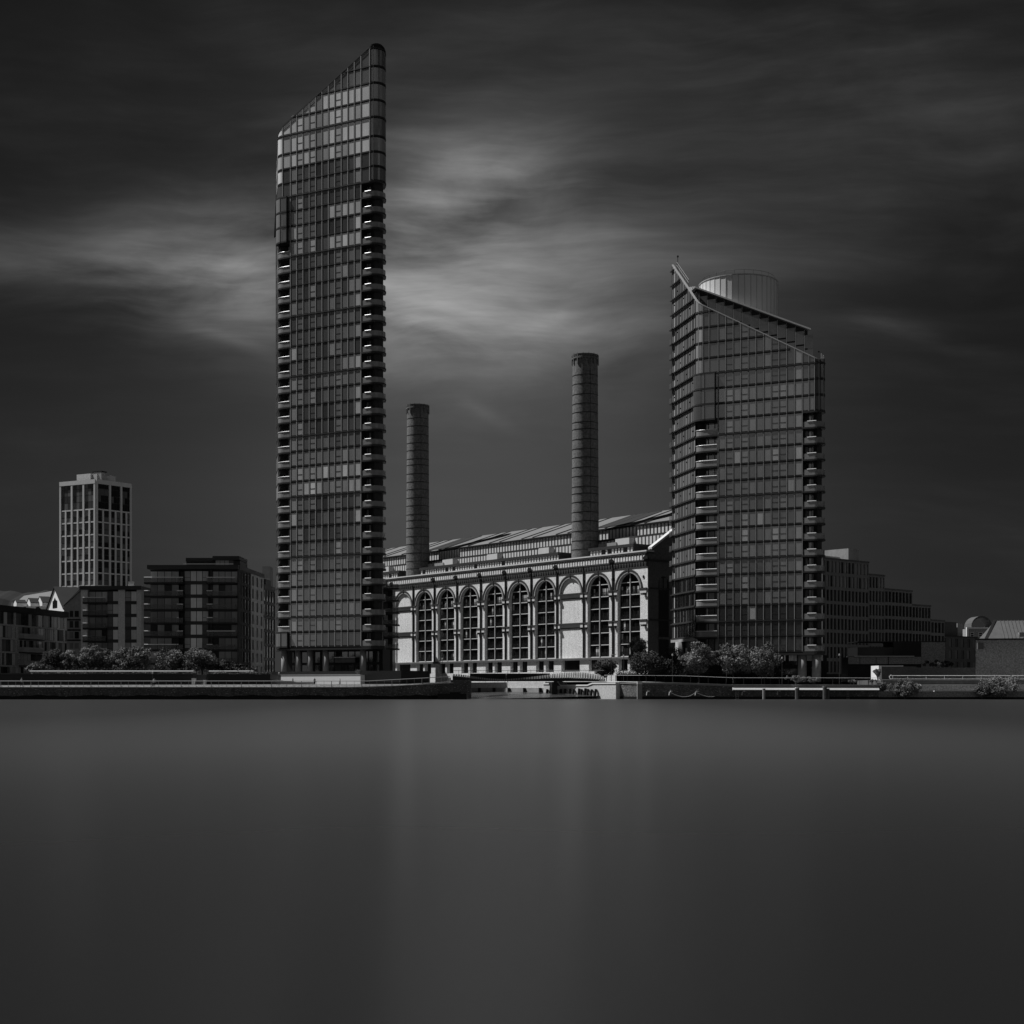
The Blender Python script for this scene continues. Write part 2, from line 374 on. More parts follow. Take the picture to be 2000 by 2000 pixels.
for i in range(len(pts) - 1):
    a, b = pts[i], pts[i + 1]; d = Vector((b[0] - a[0], b[1] - a[1])).normalized(); nn = Vector((d.y, -d.x)) * 0.10
    za, zb = ztl(*a), ztl(*b)
    cop.hexa([(a[0] + nn.x, a[1] + nn.y, za - .12), (b[0] + nn.x, b[1] + nn.y, zb - .12), (b[0] - 5 * nn.x, b[1] - 5 * nn.y, zb - .12), (a[0] - 5 * nn.x, a[1] - 5 * nn.y, za - .12),
              (a[0] + nn.x, a[1] + nn.y, za), (b[0] + nn.x, b[1] + nn.y, zb), (b[0] - 5 * nn.x, b[1] - 5 * nn.y, zb), (a[0] - 5 * nn.x, a[1] - 5 * nn.y, za)])
cop.build('coping', 'conc', lq)
# timber fender block at the quay's corner
fb = MB(); c = at(893, 239)
fb.abox(c.x - 3.2, c.x + 1.6, 237.6, 241, -.5, 0.95); fb.abox(c.x - 1.2, c.x + .6, 238.4, 241, 0.95, 1.2)
tag(fb.build('mooring_dolphin', 'alg'), 'low black timber fender block at the corner of the left quay', 'fender')

def railing(label, pts, h, every, thick_every, mm='alu', rail_r=0.06, lower=True, pm=None):
    pm = pm or mm
    root = thing('railing', label, 'railing', (pts[0][0], pts[0][1], pts[0][2]))
    top = [(p[0], p[1], p[2] + h) for p in pts]
    hr = MB(); hr.tube(top, rail_r, 6)
    hr.build('handrail', mm, root)
    if lower: MB().tube([(p[0], p[1], p[2] + 0.12) for p in pts], 0.025, 4).build('bottom_rail', mm, root)
    tot = 0; k = 0; seg = []
    for i in range(len(pts) - 1):
        a, b = Vector(pts[i]), Vector(pts[i + 1]); Ld = (b - a).length
        while tot <= Ld:
            p = a.lerp(b, tot / Ld); seg.append((p, k)); k += 1; tot += every
        tot -= Ld
    its = []; infs = []
    for p, k in seg:
        if k % thick_every == 0:
            m = MB(); m.abox(p.x - .05, p.x + .05, p.y - .05, p.y + .05, p.z, p.z + h); its.append((1, m))
        else: m = MB(); m.abox(p.x - .02, p.x + .02, p.y - .02, p.y + .02, p.z, p.z + h); infs.append((1, m))
    parts(root, its, 'post', pm); parts(root, infs, 'baluster', pm)
    return root
railing('long pale handrail with slim posts along the left quay', [(-95, QY + .3, 2.05), (-30, QY + .3, 2.05), (-24, QY + .8, 2.05), (-14, QY + 1.8, 2.6), (creekL.x - .6, creekL.y - .6, 2.85)], 1.0, 1.25, 4)

# ---- terraces behind the left path
tw = thing('terrace_wall', 'low black planted terrace wall in front of the left apartments', 'wall', (at(290, 250).x, 250, 2))
F0 = frame(290, 250, None)
def sx(px, F=F0): return s_at(F, px)
MB().box(F0, sx(-60), sx(378), -11.5, 0, 1.9, zat(1317, 250)).box(F0, sx(404), sx(528), -11.5, 0, 1.9, zat(1317, 250)).build('wall', 'bmetal', tw)
MB().box(F0, sx(-60), sx(376), -3.0, -.3, zat(1317, 250), zat(1314.5, 250)).box(F0, sx(404), sx(520), -3.0, -.3, zat(1317, 250), zat(1314.5, 250)).build('planting_bed', 'soil', tw)
st_ = thing('stair', 'short dark flight of steps with white flank walls in the planted terrace', 'stairs', (at(391, 249).x, 249, 2))
m = MB()
for i in range(8): m.box(F0, sx(382), sx(400), -(i + 1) * .35, -i * .35 + 0.9, 1.9, 2.05 + (i + 1) * .27)
m.build('steps', 'dconc', st_)
m = MB(); m.box(F0, sx(377.5), sx(382), -2.5, 1.3, 1.9, 3.6); m.box(F0, sx(400), sx(404.3), -2.5, 1.3, 1.9, 3.3); m.build('flank_wall', 'white', st_)
for a, b, lab in ((58, 378, 'thin white terrace rail left of the steps'), (408, 495, 'thin white terrace rail right of the steps')):
    F = frame(a, 252.5, None); z1 = zat(1310.3, 252.5)
    r = thing('terrace_rail', lab, 'railing', (F.o.x, 252.5, 4), 'terrace rails above the planted wall')
    MB().tube([F.p(0, 0, z1 - .06), F.p(sx(b, F), 0, z1 - .06)], .12, 6).build('handrail', 'steel', r)
    m = MB(); k = 0.5
    while k < sx(b, F): m.box(F, k, k + .05, -.03, .03, 3.2, z1 - .14); k += 2.4
    m.build('post', 'dmetal', r)
# white ramp wall under the left tower
p0_, p1_ = at(528, 268), at(704, 256); F1 = Fr(p0_, p1_ - p0_)
ww = thing('terrace_wall', 'bright white ramp wall below the tall tower', 'wall', (at(610, 262).x, 262, 2))
m = MB(); b0, b1 = sx(527, F1), sx(704, F1); m.box(F1, b0, b1, -1.2, 0, 2.0, zat(1318.5, 262)); m.build('wall', 'white', ww)
m = MB(); m.box(F1, b0 - 1, b1 + 8, -10, -1.5, 2.9, zat(1311, 262)); m.build('plinth', 'bmetal', ww)
m = MB(); m.box(F1, b0 - .6, b1, -.5, .06, zat(1318.5, 262), zat(1318.5, 262) + .12); m.build('coping', 'conc', ww)
rp = MB(); p0 = at(535, 252); p1 = at(655, 252)
rp.hexa([(p0.x, 251.6, 2.0), (p1.x, 251.6, 2.0), (p1.x, 252.4, 2.0), (p0.x, 252.4, 2.0), (p0.x, 251.6, zat(1327, 252)), (p1.x, 251.6, 2.2), (p1.x, 252.4, 2.2), (p0.x, 252.4, zat(1327, 252))])
tag(rp.build('ramp_parapet', 'conc'), 'low pale parapet of the ramp sloping down beside the white wall', 'parapet')
FD = frame(704, 258, None)
m = MB(); m.box(FD, 0, sx(884, FD), -1.5, 0, 2, zat(1333, 258)); tag(m.build('hedge', 'soil'), 'low dark clipped hedge behind the rail at the creek corner', 'hedge')

# ---- creek far wall with piles
cw = thing('creek_wall', 'pale concrete creek wall below the power station', 'river wall', (creekR.x, creekR.y, 0))
FC = Fr(creekR, UPS)
fc = lambda px: s_at(FC, px)
MB().box(FC, -95, fc(1064), -1.2, 0, -.6, 3.0).build('wall', 'ltbrick', cw)
MB().box(FC, -95, fc(1064), 0, .25, 0, 1.95).build('lower_wall', 'conc', cw)
m = MB(); m.box(FC, fc(1064), fc(1085), -1.2, 0.3, -.6, 2.6); m.box(FC, fc(1085), fc(1160), -1.2, 0.3, -.6, 2.3); m.box(FC, fc(1160), fc(1160) + 6, -1.2, .3, -.6, 2.6); m.build('near_wall', 'ltbrick', cw)
m = MB(); c1, c2_, c3, c4, c5, c6 = fc(1064), fc(1083), fc(1090), fc(1098), fc(1150), fc(1160)
def cop(x0, x1, za, zb_, th=.24): m.hexa([FC.p(x0, .4, za - th), FC.p(x1, .4, zb_ - th), FC.p(x1, -1.3, zb_ - th), FC.p(x0, -1.3, za - th), FC.p(x0, .4, za), FC.p(x1, .4, zb_), FC.p(x1, -1.3, zb_), FC.p(x0, -1.3, za)])
cop(c1, c2_, 2.82, 2.82); cop(c2_, c3, 3.45, 3.45, .18); cop(c3, c4, 3.45, 2.5); cop(c4, c5, 2.5, 2.5); cop(c5, c6, 2.5, 2.85); cop(c6, c6 + 6, 2.85, 2.85)
m.build('coping', 'white', cw)
m = MB(); m.box(FC, c2_, c3, -1.1, .2, 2.3, 3.27); m.build('upstand', 'dconc', cw)
its = []
for k in range(10):
    s = fc(1059) - k * 4.6; m = MB(); m.tube([FC.p(s, .55, -.4), FC.p(s, .5, 1.95)], .26, 7); its.append((1, m))
for k, s in enumerate([fc(p_) for p_ in (1074, 1091, 1100, 1109, 1118, 1126, 1136, 1141, 1148, 1153, 1160, 1168)]):
    m = MB(); m.tube([FC.p(s, .9, -.4), FC.p(s + random.uniform(-.1, .1), .55, 1.75 + random.uniform(-.1, .1))], .23, 7); its.append((1, m))
parts(cw, its, 'timber_pile', 'bmetal')

# ---- right quay
rq = thing('quay_wall', 'dark river wall with pale concrete beam right of the creek mouth', 'river wall', (40, 240, 0))
RQ = [at(1172, 252), at(1245, 243.5), at(1254, 243), at(1320, 243), at(1430, 241.5), at(1716, 241), ]
def rqwall(name, mm, t0, t1, zl, zh, px0=None, px1=None):
    m = MB()
    for i in range(len(RQ) - 1):
        a, b = RQ[i], RQ[i + 1]
        pa = CX + a.x / a.y * FPX; pb = CX + b.x / b.y * FPX
        if px0 is not None and pa < px0 - 1: continue
        if px1 is not None and pb > px1 + 1: continue
        d = (b - a).normalized(); n = Vector((d.y, -d.x))
        def q(p, t, z): return (p.x + n.x * t, p.y + n.y * t, z)
        zla, zlb = (zl(pa), zl(pb)) if callable(zl) else (zl, zl); zha, zhb = (zh(pa), zh(pb)) if callable(zh) else (zh, zh)
        m.hexa([q(a, t1, zla), q(b, t1, zlb), q(b, t0, zlb), q(a, t0, zla), q(a, t1, zha), q(b, t1, zhb), q(b, t0, zhb), q(a, t0, zha)])
    return m.build(name, mm, rq)
def ztr(px):   # height of the right quay's top
    tb = [(1172, 3.15), (1245, 2.9), (1320, 2.85), (1430, 2.5), (1716, 2.45)]
    for (a, za), (b, zb) in zip(tb, tb[1:]):
        if px <= b + 1: return za + (zb - za) * max(0, (px - a)) / (b - a)
    return 2.45
rqwall('wall', 'quay', -9, 0, -1, lambda p: ztr(p) - .35)
rqwall('cap_beam', 'conc', -9.2, .12, lambda p: ztr(p) - .35, lambda p: ztr(p) - .08)
rqwall('coping', 'cladding', -.5, .2, lambda p: ztr(p) - .08, ztr)
rqwall('algae_band', 'alg', 0, .07, -.6, .45)
m = MB(); A_, B_ = RQ[4], RQ[5]
m.hexa([(A_.x, A_.y - .5, 1.5), (B_.x, B_.y - .5, 1.5), (B_.x, B_.y, 1.5), (A_.x, A_.y, 1.5), (A_.x, A_.y - .5, 1.62), (B_.x, B_.y - .5, 1.57), (B_.x, B_.y - .12, 2.06), (A_.x, A_.y - .12, 2.11)]); m.build('pale_beam', 'stone', rq)
FR = frame(1249, 243.2, None)
m = MB(); m.box(FR, -.4, .4, -.5, .55, -.5, 2.55); m.build('pier', 'conc', rq)
m = MB(); m.box(FR, -.42, .42, -.55, .6, 2.55, 2.98); m.build('pier_cap', 'white', rq)
# fender posts, chains
for px, zt_, mm_, lab in ((1492, 1.75, 'conc', 'short pale fender post under the concrete beam'), (1557, 1.95, 'dconc', 'middle dark fender post with white top on the right quay'), (1611, 2.1, 'dconc', 'thick weathered double fender post on the right quay')):
    f = at(px, 240.3); o = MB().tube([(f.x, f.y, -.6), (f.x, f.y, zt_ - .1)], .36 if px > 1500 else .25, 8)
    if px > 1600: o.tube([(f.x + .55, f.y, -.6), (f.x + .55, f.y, zt_ - .3)], .25, 7)
    r_ = thing('fender_post', lab, 'fender post', (f.x, f.y, 0), 'fender posts on the right quay'); o.build('post', mm_, r_)
    MB().tube([(f.x, f.y, zt_ - .1), (f.x, f.y, zt_ + .05)], .38 if px > 1500 else .26, 8).build('cap', 'steel' if px == 1557 else 'conc', r_)
wz = [(1267, 1350), (1311, 1350), (1362, 1350), (1414, 1350), (1453, 1350), (1522, 1349), (1593, 1349)]
for i, (px, py) in enumerate(wz):
    f = at(px, 241.6 if px > 1430 else 242.4); z = zat(py, f.y)
    m = MB(); m.abox(f.x - .16, f.x + .16, f.y - .35, f.y + .5, z - .12, z + .1)
    m.tube([(f.x - .3, f.y - .2, z - .1), (f.x - .4, f.y - .25, z - .7)], .09, 5)
    tag(m.build('mooring_bracket', 'stone'), 'pale mooring bracket ' + ('right of the white capped pier', 'second from the white capped pier, with a chain to its left', 'third from the white capped pier, between two chains', 'where the chains end before the pale beam', 'leftmost under the pale beam', 'between the short pale fender post and the white topped one', 'between the white topped and the thick fender posts')[i], 'bracket', 'mooring brackets on the right quay')
for (a, b), lb in zip(((1311, 1362), (1362, 1414), (1414, 1453)), ('leftmost', 'middle', 'rightmost')):
    pa, pb = at(a - 3, 241.7), at(b - 3, 241.7); P = []
    for k in range(11): t = k / 10; P.append((pa.x + (pb.x - pa.x) * t, 241.7, zat(1352, 241.7) - .95 * 4 * t * (1 - t) * (.6 + .4 * t)))
    tag(MB().tube(P, .035, 4).build('mooring_chain', 'rope'), lb + ' slack chain hanging between brackets on the right quay wall', 'chain', 'chains on the right quay')
def ladder(px, Y, z0, z1):
    p = at(px, Y); r = thing('quay_ladder', 'steel ladder on the quay wall ' + ('right of the thick fender post' if px > 1600 else 'where the pale beam begins'), 'ladder', (p.x, Y, z0), 'quay ladders')
    MB().abox(p.x - .25, p.x - .2, Y - .1, Y, z0, z1).abox(p.x + .2, p.x + .25, Y - .1, Y, z0, z1).build('side_rail', 'dconc', r)
    m = MB(); z = z0 + .15
    while z < z1: m.abox(p.x - .2, p.x + .2, Y - .08, Y - .02, z, z + .05); z += .3
    m.build('rung', 'conc', r)
ladder(1656, 240.7, 0, 1.5); ladder(1440, 240.7, 0, 1.4)
railing('thin dark railing along the right quay', [(at(1180, 253).x, 252.5, 3.0), (at(1254, 245).x, 244.8, 2.9), (at(1330, 245).x, 244.8, 2.85), (at(1430, 244).x, 243.9, 2.5), (at(1714, 243).x, 242.9, 2.45)], 1.15, 1.5, 2, 'alu', .04, lower=False, pm='bmetal')

# ================================================================ TOWERS
class Path:   # front of a rhomboid tower: q=0..Ls is the flat front, arcs and side walls beyond either end
    def __init__(s, O, u, Ls, rL, aL, rR, aR):
        s.O = Vector(O); s.u = Vector(u).normalized(); s.n = Vector((s.u.y, -s.u.x)); s.Ls, s.rL, s.aL, s.rR, s.aR = Ls, rL, aL, rR, aR
    def at(s, q, t=0.0):
        def rot(n, a): return Vector((n.x * math.cos(a) - n.y * math.sin(a), n.x * math.sin(a) + n.y * math.cos(a)))
        if 0 <= q <= s.Ls: p, n = s.O + s.u * q, s.n
        elif q > s.Ls:
            a = (q - s.Ls) / s.rR; aa = min(a, s.aR); n = rot(s.n, aa); p = s.O + s.u * s.Ls - s.n * s.rR + n * s.rR
            if a > s.aR: p = p + Vector((-n.y, n.x)) * (q - s.Ls - s.aR * s.rR)
        else:
            a = -q / s.rL; aa = min(a, s.aL); n = rot(s.n, -aa); p = s.O - s.n * s.rL + n * s.rL
            if a > s.aL: p = p - Vector((-n.y, n.x)) * (-q - s.aL * s.rL)
        return p + n * t
    def samples(s, q0, q1, flat=0):
        out = [q0]; br = [-s.rL * s.aL, 0, s.Ls, s.Ls + s.rR * s.aR]
        if flat:
            x = q0 + flat
            while x < q1: out.append(x); x += flat
        for a, b in ((br[0], br[1]), (br[2], br[3])):
            k = int(math.ceil((b - a) / 0.45))
            for i in range(k + 1):
                x = a + (b - a) * i / k
                if q0 + 1e-4 < x < q1 - 1e-4: out.append(x)
        for x in br:
            if q0 + 1e-4 < x < q1 - 1e-4: out.append(x)
        out.append(q1); return sorted(set(round(v, 5) for v in out))
    def strip(s, m, q0, q1, t, z0, z1, top=None, tone=.05):     # single-sided curved sheet
        ss = s.samples(q0, q1)
        for a, b in zip(ss, ss[1:]):
            pa, pb = s.at(a, t), s.at(b, t); za = zb = z1
            if top: za = min(z1, top(pa)); zb = min(z1, top(pb))
            if za <= z0 + .02 and zb <= z0 + .02: continue
            za, zb = max(za, z0 + .01), max(zb, z0 + .01)
            m.face([(pa.x, pa.y, z0), (pb.x, pb.y, z0), (pb.x, pb.y, zb), (pa.x, pa.y, za)], tone)
    def slab(s, m, q0, q1, t0, t1, z0, z1, top=None, tone=.05):
        ss = s.samples(q0, q1, 1.0 if top and q1 - q0 > 3 else 0)
        for a, b in zip(ss, ss[1:]):
            A, B, C, D_ = s.at(a, t1), s.at(b, t1), s.at(b, t0), s.at(a, t0)
            if top and min(top(A), top(B)) < z1 + .1: continue
            m.hexa([(p.x, p.y, z0) for p in (A, B, C, D_)] + [(p.x, p.y, z1) for p in (A, B, C, D_)], tone)
def s2q(O, u, px):
    k = (px - CX) / FPX; return (k * O.y - O.x) / (u.x - k * u.y)
AL, AR = R(50.4), R(129.6)

def tower(root, P, qL, qR, floors, bars, top, bays_left, bays_right, zoneL, zoneR, balL, balR, orL, tonef, finw=.085, back=18.0, sidebays=None, leftface=None, depthR=18.0, balm='balf', ledge='dmetal', coretop=None):
    """bays_*: breakpoints; zoneL/R: (q0,q1) of the corner zones that hold balconies up to floor index balL / balR"""
    bays = bays_left + bays_right
    qend = P.Ls + P.rR * P.aR
    zmax = 999
    # core, recessed behind balcony zones
    cl = []
    rec = 1.9
    cq = [(-P.rL * P.aL - back, -.4), (zoneL[0], -.4), (zoneL[0] + .01, -rec), (zoneL[1] - .01, -rec), (zoneL[1], -.4), (zoneR[0], -.4), (zoneR[0] + .01, -rec)]
    pl = [P.at(q, t) for q, t in cq]
    # right corner: inset point
    pl += [P.at(P.Ls - .8, -rec), P.at(P.Ls, -1.25), P.at(P.Ls + P.rR * .5, -.95), P.at(P.Ls + P.rR * 1.1, -.7), P.at(P.Ls + P.rR * 1.7, -.55), P.at(qend, -.45)]; pl.append(P.at(qend + depthR, -.4))
    core = MB(); core.prism([(p.x, p.y) for p in pl], floors[0] - .3, coretop or (lambda x, y: top(Vector((x, y))) - .6))
    core.build('core_wall', 'dmetal', root)
    # roof
    rl = [P.at(q, -.05) for q in [-P.rL * P.aL - back] + P.samples(-P.rL * P.aL, qend) + [qend + depthR]]
    rf = MB(); rf.prism([(p.x, p.y) for p in rl], lambda x, y: top(Vector((x, y))) - .5, lambda x, y: top(Vector((x, y))) - .12)
    if not coretop: rf.build('roof', 'droof', root)
    # windows
    wins = []; band = MB(); fin = MB(); bar = MB(); fz = floors
    def addwin(a, b, i, recess=0.0, tn=None, z0=None, z1=None):
        m = MB(); z0 = z0 or fz[i] + .24; z1 = z1 or fz[i + 1] - .22
        P.strip(m, a + .05, b - .05, -recess, z0, z1, top, tn if tn is not None else tonef(a, b, i))
        if m.v: wins.append(((b - a) * (z1 - z0), m))
    nf = len(fz) - 1
    for i in range(nf):
        for k in range(len(bays) - 1):
            a, b = bays[k], bays[k + 1]; mid = (a + b) / 2
            if zoneL[0] - .01 < mid < zoneL[1] + .01 and i < balL: continue
            if mid > zoneR[0] and i < balR: continue
            addwin(a, b, i)
            if k in bars:
                z = fz[i] + .24 + (fz[i + 1] - fz[i] - .46) * .42
                P.slab(bar, a + .08, b - .08, 0, .03, z - .05, z + .05, top)
    for i in range(nf + 1):
        z = fz[i]
        q0 = zoneL[1] if i < balL else -P.rL * P.aL; q1 = zoneR[0] if i < balR else qend + 2
        P.slab(band, q0, q1, -.3, .05, z - .24, z - .03, top); P.slab(band, q0, q1, -.3, .04, z + .03, z + .25, top)
        P.slab(bar, q0, q1, -.3, .09, z - .03, z + .03, top)
        if i % 4 == 2: P.slab(bar, q0, q1, 0, .13, z - .12, z + .08, top)
    band.build('spandrel_band', 'bmetal', root); bar.build('window_bars', 'dmetal', root)
    edges = bays
    for q in edges:
        p = P.at(q, 0); n = (P.at(q, 1) - p); tt = Vector((-n.y, n.x)); zb = fz[0]; zt = top(p)
        if zoneL[0] - .01 < q < zoneL[1] - .1: zb = fz[balL]
        if q > zoneR[0] + .1: zb = fz[balR]
        if zt < zb + .3: continue
        flat = 0 <= q <= P.Ls
        w_ = finw if flat else .05; d_ = .07 if flat else .06
        A = p - tt * w_; B = p + tt * w_
        fin.hexa([(A.x + n.x * d_, A.y + n.y * d_, zb), (B.x + n.x * d_, B.y + n.y * d_, zb), (B.x - n.x * .2, B.y - n.y * .2, zb), (A.x - n.x * .2, A.y - n.y * .2, zb),
                  (A.x + n.x * d_, A.y + n.y * d_, zt), (B.x + n.x * d_, B.y + n.y * d_, zt), (B.x - n.x * .2, B.y - n.y * .2, zt), (A.x - n.x * .2, A.y - n.y * .2, zt)])
    fin.build('mullions', 'fin', root)
    gp = MB()
    for q in edges:
        if not 0 <= q <= P.Ls: continue
        p = P.at(q, 0); zt = top(p); zb = fz[0]
        if zoneL[0] - .01 < q < zoneL[1] - .1: zb = fz[balL]
        if q > zoneR[0] + .1: zb = fz[balR]
        P.slab(gp, q + finw, q + finw + .10, -.2, .03, zb, zt - .15)
        P.slab(gp, q - finw - .06, q - finw, -.2, .035, zb, zt - .15)
    gp.build('mullion_gaskets', 'bmetal', root)
    # balconies
    for (z0, z1, nb_, side) in ((zoneL[0], zoneL[1], balL, 0), (zoneR[0], qend + 1.2, balR, 1)):
        for i in range(0, nb_ + (1 if side else 0)):
            if side == 0 and i == 0 and orL: continue
            z = fz[i]; m = MB(); P.slab(m, z0 + .12, z1 - (.12 if side == 0 else 0), -rec, .12, z - .25, z + .04)
            b = m.build('balcony', ledge, root)
            if i == nb_: continue
            g_ = MB(); P.slab(g_, z0 + .25, z1 - .25, -.06, -.02, z + .06, z + 1.08); g_.build('balustrade', balm, b)
            r_ = MB(); e_ = z1 - .25 if side == 0 else min(z1 - .2, P.Ls + .3); ss_ = P.samples(z0 + (.2 if side == 0 else .9), e_)
            r_.tube([(P.at(x_, .0).x, P.at(x_, .0).y, z + 1.14) for x_ in ss_], .075, 6); r_.build('handrail', 'steel', b)
        for i in range(nb_):
            n_ = 3; z0_ = fz[i] + .1; z1_ = fz[i + 1] - .35
            e0, e1 = (z0, z1) if side == 0 else (z0, P.Ls + .4)
            for k in range(n_ + 1):
                a = e0 + (e1 - e0) * k / (n_ + 1); b = e0 + (e1 - e0) * (k + 1) / (n_ + 1)
                m = MB(); A = P.at(a + .12, 0) - P.n * 0; 
                # flat glazing on the recessed core face
                pa = P.at(max(a, 0) + .1, -rec + .05); pb = P.at(max(b, 0.3) - .1, -rec + .05)
                if (pb - pa).length < .3 or b < .3: continue
                m.face([(pa.x, pa.y, z0_), (pb.x, pb.y, z0_), (pb.x, pb.y, z1_), (pa.x, pa.y, z1_)], random.choice((.05, .12, .3, .45, .5)))
                wins.append(((b - a) * 2.2, m))
    parts(root, wins, 'window', 'glass')
    return bays

def edge_coping(root, P, top, q0, q1, mm, w0=-.3, w1=.12, h=.35, name='coping'):
    m = MB(); ss = P.samples(q0, q1)
    for a, b in zip(ss, ss[1:]):
        A, B, C, D_ = P.at(a, w1), P.at(b, w1), P.at(b, w0), P.at(a, w0); ta, tb = top(P.at(a)), top(P.at(b))
        m.hexa([(A.x, A.y, ta - h), (B.x, B.y, tb - h), (C.x, C.y, tb - h), (D_.x, D_.y, ta - h), (A.x, A.y, ta), (B.x, B.y, tb), (C.x, C.y, tb), (D_.x, D_.y, ta)])
    m.build(name, mm, root)

# ---- the tall tower
uA = Vector((5370, -2800)).normalized(); pr = at(722, 277.0)
qa = s2q(pr, uA, 552); OA = pr + uA * qa; PA = Path(OA, uA, -qa, 2.3, AL, 2.0, AR)
qA = lambda px: s2q(OA, uA, px)
zl_, zr_ = zat(247, OA.y), zat(91, pr.y); slA = (zr_ - zl_) / PA.Ls
def topA(p):
    d = Vector((p.x, p.y)) - OA; return zl_ + slA * d.dot(uA) - slA * 1.0 * d.dot(-PA.n)
flA = [10.04 + 2.995 * i for i in range(31)] + [102.7, 105.5, 108.5, 112.2, 115.5, 118.8, 122.0, 125.5]
ta_ = thing('glass_tower', 'tallest slender glass tower with sloping pointed top', 'tower', (at(640, 285).x, 285, 4.5), 'riverside glass towers')
mulA = [qA(p) for p in (567.4, 580, 592.4, 604.5, 616.8, 629, 641.6, 653.7, 666.6, 679.3, 692.2, 705)]
mulA = [mulA[0] + (mulA[-1] - mulA[0]) * k / 11 for k in range(12)]
bl = [-PA.rL * PA.aL - 6, -PA.rL * PA.aL, 0]; br = mulA + [PA.Ls, PA.Ls + .75, PA.Ls + PA.rR * PA.aR, PA.Ls + PA.rR * PA.aR + 5]
rt = random.Random(3)
litrow = {27: .8, 26: 1.0, 28: .5}
coltone = {}
def toneA(a, b, i):
    k = round((a - mulA[0]) / (mulA[1] - mulA[0])) if a >= mulA[0] - .1 else -1
    ck = coltone.setdefault(k, rt.uniform(.8, 1.2))
    t = rt.uniform(.045, .085) * ck
    if k in (1, 3, 7): t = rt.uniform(.06, .15)
    if i in (10, 11): t = rt.uniform(.16, .32)
    if i == 12: t = rt.uniform(.1, .2)
    if i in (28, 26) and 6 <= k <= 10: t = rt.uniform(.26, .34)
    if i in (27, 29, 30) and k > 5: t = .05
    if i == 26 and k in (0, 1, 3): t = .25
    if 16 <= i <= 24 and k in (6, 8, 9, 10): t = rt.choice((.1, .12, .2, .07))
    if k == 0 and i < 34: t = rt.choice((.08, .17, .2))
    if k == 10 and rt.random() < .3: t = .3
    if i >= 32: t = rt.uniform(.36, .5) if (a < PA.Ls - .5 and 32 <= i <= 35) else rt.uniform(.1, .16)  # paler crown panes: cloud reflections put into the pane tone
    if i >= 32 and k in (3, 4) : t *= .6
    if i >= 36: t = rt.uniform(.06, .14)
    if a < 0 and i >= 31: t = .45
    if i == 0 and k > 5: t = .02
    if a > PA.Ls - .1: t = rt.uniform(.10, .16)
    return min(.9, t * 2.05 * rt.choice((.6, .75, .9, 1.0, 1.1, 1.45)))
tower(ta_, PA, None, None, flA, {4, 6, 10}, topA, bl, br, (-PA.rL * PA.aL, mulA[0]), (mulA[-1], 99), 27, 30, True, toneA)
edge_coping(ta_, PA, lambda p: topA(p) + .1, -PA.rL * PA.aL - 4, PA.Ls + PA.rR * PA.aR + 4, 'bmetal', w1=.08, h=.32)
edge_coping(ta_, PA, lambda p: topA(p) - .95, 0, PA.Ls, 'bmetal', w0=-.1, w1=.05, h=.16, name='crown_rail')
def oriel(root, P, q0, q1, z0, z1, fl, tone=.16):
    m = MB(); P.slab(m, q0, q1, -1.8, .42, z0 - .1, z0 + .18); P.slab(m, q0, q1, -1.8, .42, z1 - .15, z1 + .12)
    for f in fl: P.slab(m, q0, q1, 0, .45, f - .12, f + .14)
    P.slab(m, q1 - .12, q1, -1.8, .42, z0, z1); P.slab(m, (q0 + q1) / 2 + .3, (q0 + q1) / 2 + .4, .3, .45, z0, z1)
    o = m.build('oriel', 'dmetal', root)
    zs = [z0] + list(fl) + [z1]; W = []
    for a, b in zip(zs, zs[1:]):
        for x0, x1, t in ((q0 + .05, (q0 + q1) / 2 + .3, tone), ((q0 + q1) / 2 + .4, q1 - .15, tone * .6)):
            g_ = MB(); P.strip(g_, x0, x1, .38, a + .2, b - .18, None, t); g_.build('window', 'glass', o)
oriel(ta_, PA, -PA.rL * PA.aL - .5, mulA[0] - .7, flA[27], flA[30], [flA[28], flA[29]], .26)
oriel(ta_, PA, -PA.rL * PA.aL - .5, mulA[0] - .5, flA[0], flA[1], [], .2)
# base: transfer slab, recessed lobby, columns
def base_of(root, P, q0, q1, z0, cols, lob, tm='bmetal', rc=.62):
    m = MB(); P.slab(m, q0, q1, -4, .25, z0 - .62, z0 - .28); m.build('transfer_slab', 'dmetal', root)
    m = MB(); m.box(Fr(P.O, P.u), -1.6, P.Ls + .8, -6, -3.4, 3.0, z0 - .6); m.box(Fr(P.O, P.u), -2.6, P.Ls - 4, -12, -6, 3.0, z0 - .6); m.build('lobby_wall', 'bmetal', root)
    its = []
    for q in cols: p = P.at(q, -1.1); c_ = MB(); c_.lathe((p.x, p.y), [(3.0, rc), (z0 - .6, rc)], 16); its.append((1, c_))
    for a, mb in its: mb.build('column', 'conc', root, smooth=True)
    k = q0 + 1.2
    while k < q1 - 3:
        for (za, zb) in lob: mm_ = MB(); P.strip(mm_, k, k + 1.3, -3.35, za, zb, None, random.choice((.02, .03, .08))); mm_.build('lobby_window', 'glass', root)
        k += 1.6
base_of(ta_, PA, -2, PA.Ls + 3.5, flA[0], [qA(545), qA(576), qA(599), qA(630), qA(703)], [(4.6, 6.5), (7.0, 9.1)])
m = MB(); PA.slab(m, qA(646), qA(685), -1.6, -1.4, 6.9, 7.9); c_ = m.build('balcony', 'dconc', ta_); m = MB(); PA.slab(m, qA(645), qA(686), -1.7, -1.35, 7.9, 8.02); m.build('handrail', 'steel', c_)
m = MB(); PA.slab(m, qA(646), qA(686), -1.5, -1.2, 4.7, 4.85); m.build('step_edge', 'steel', ta_)

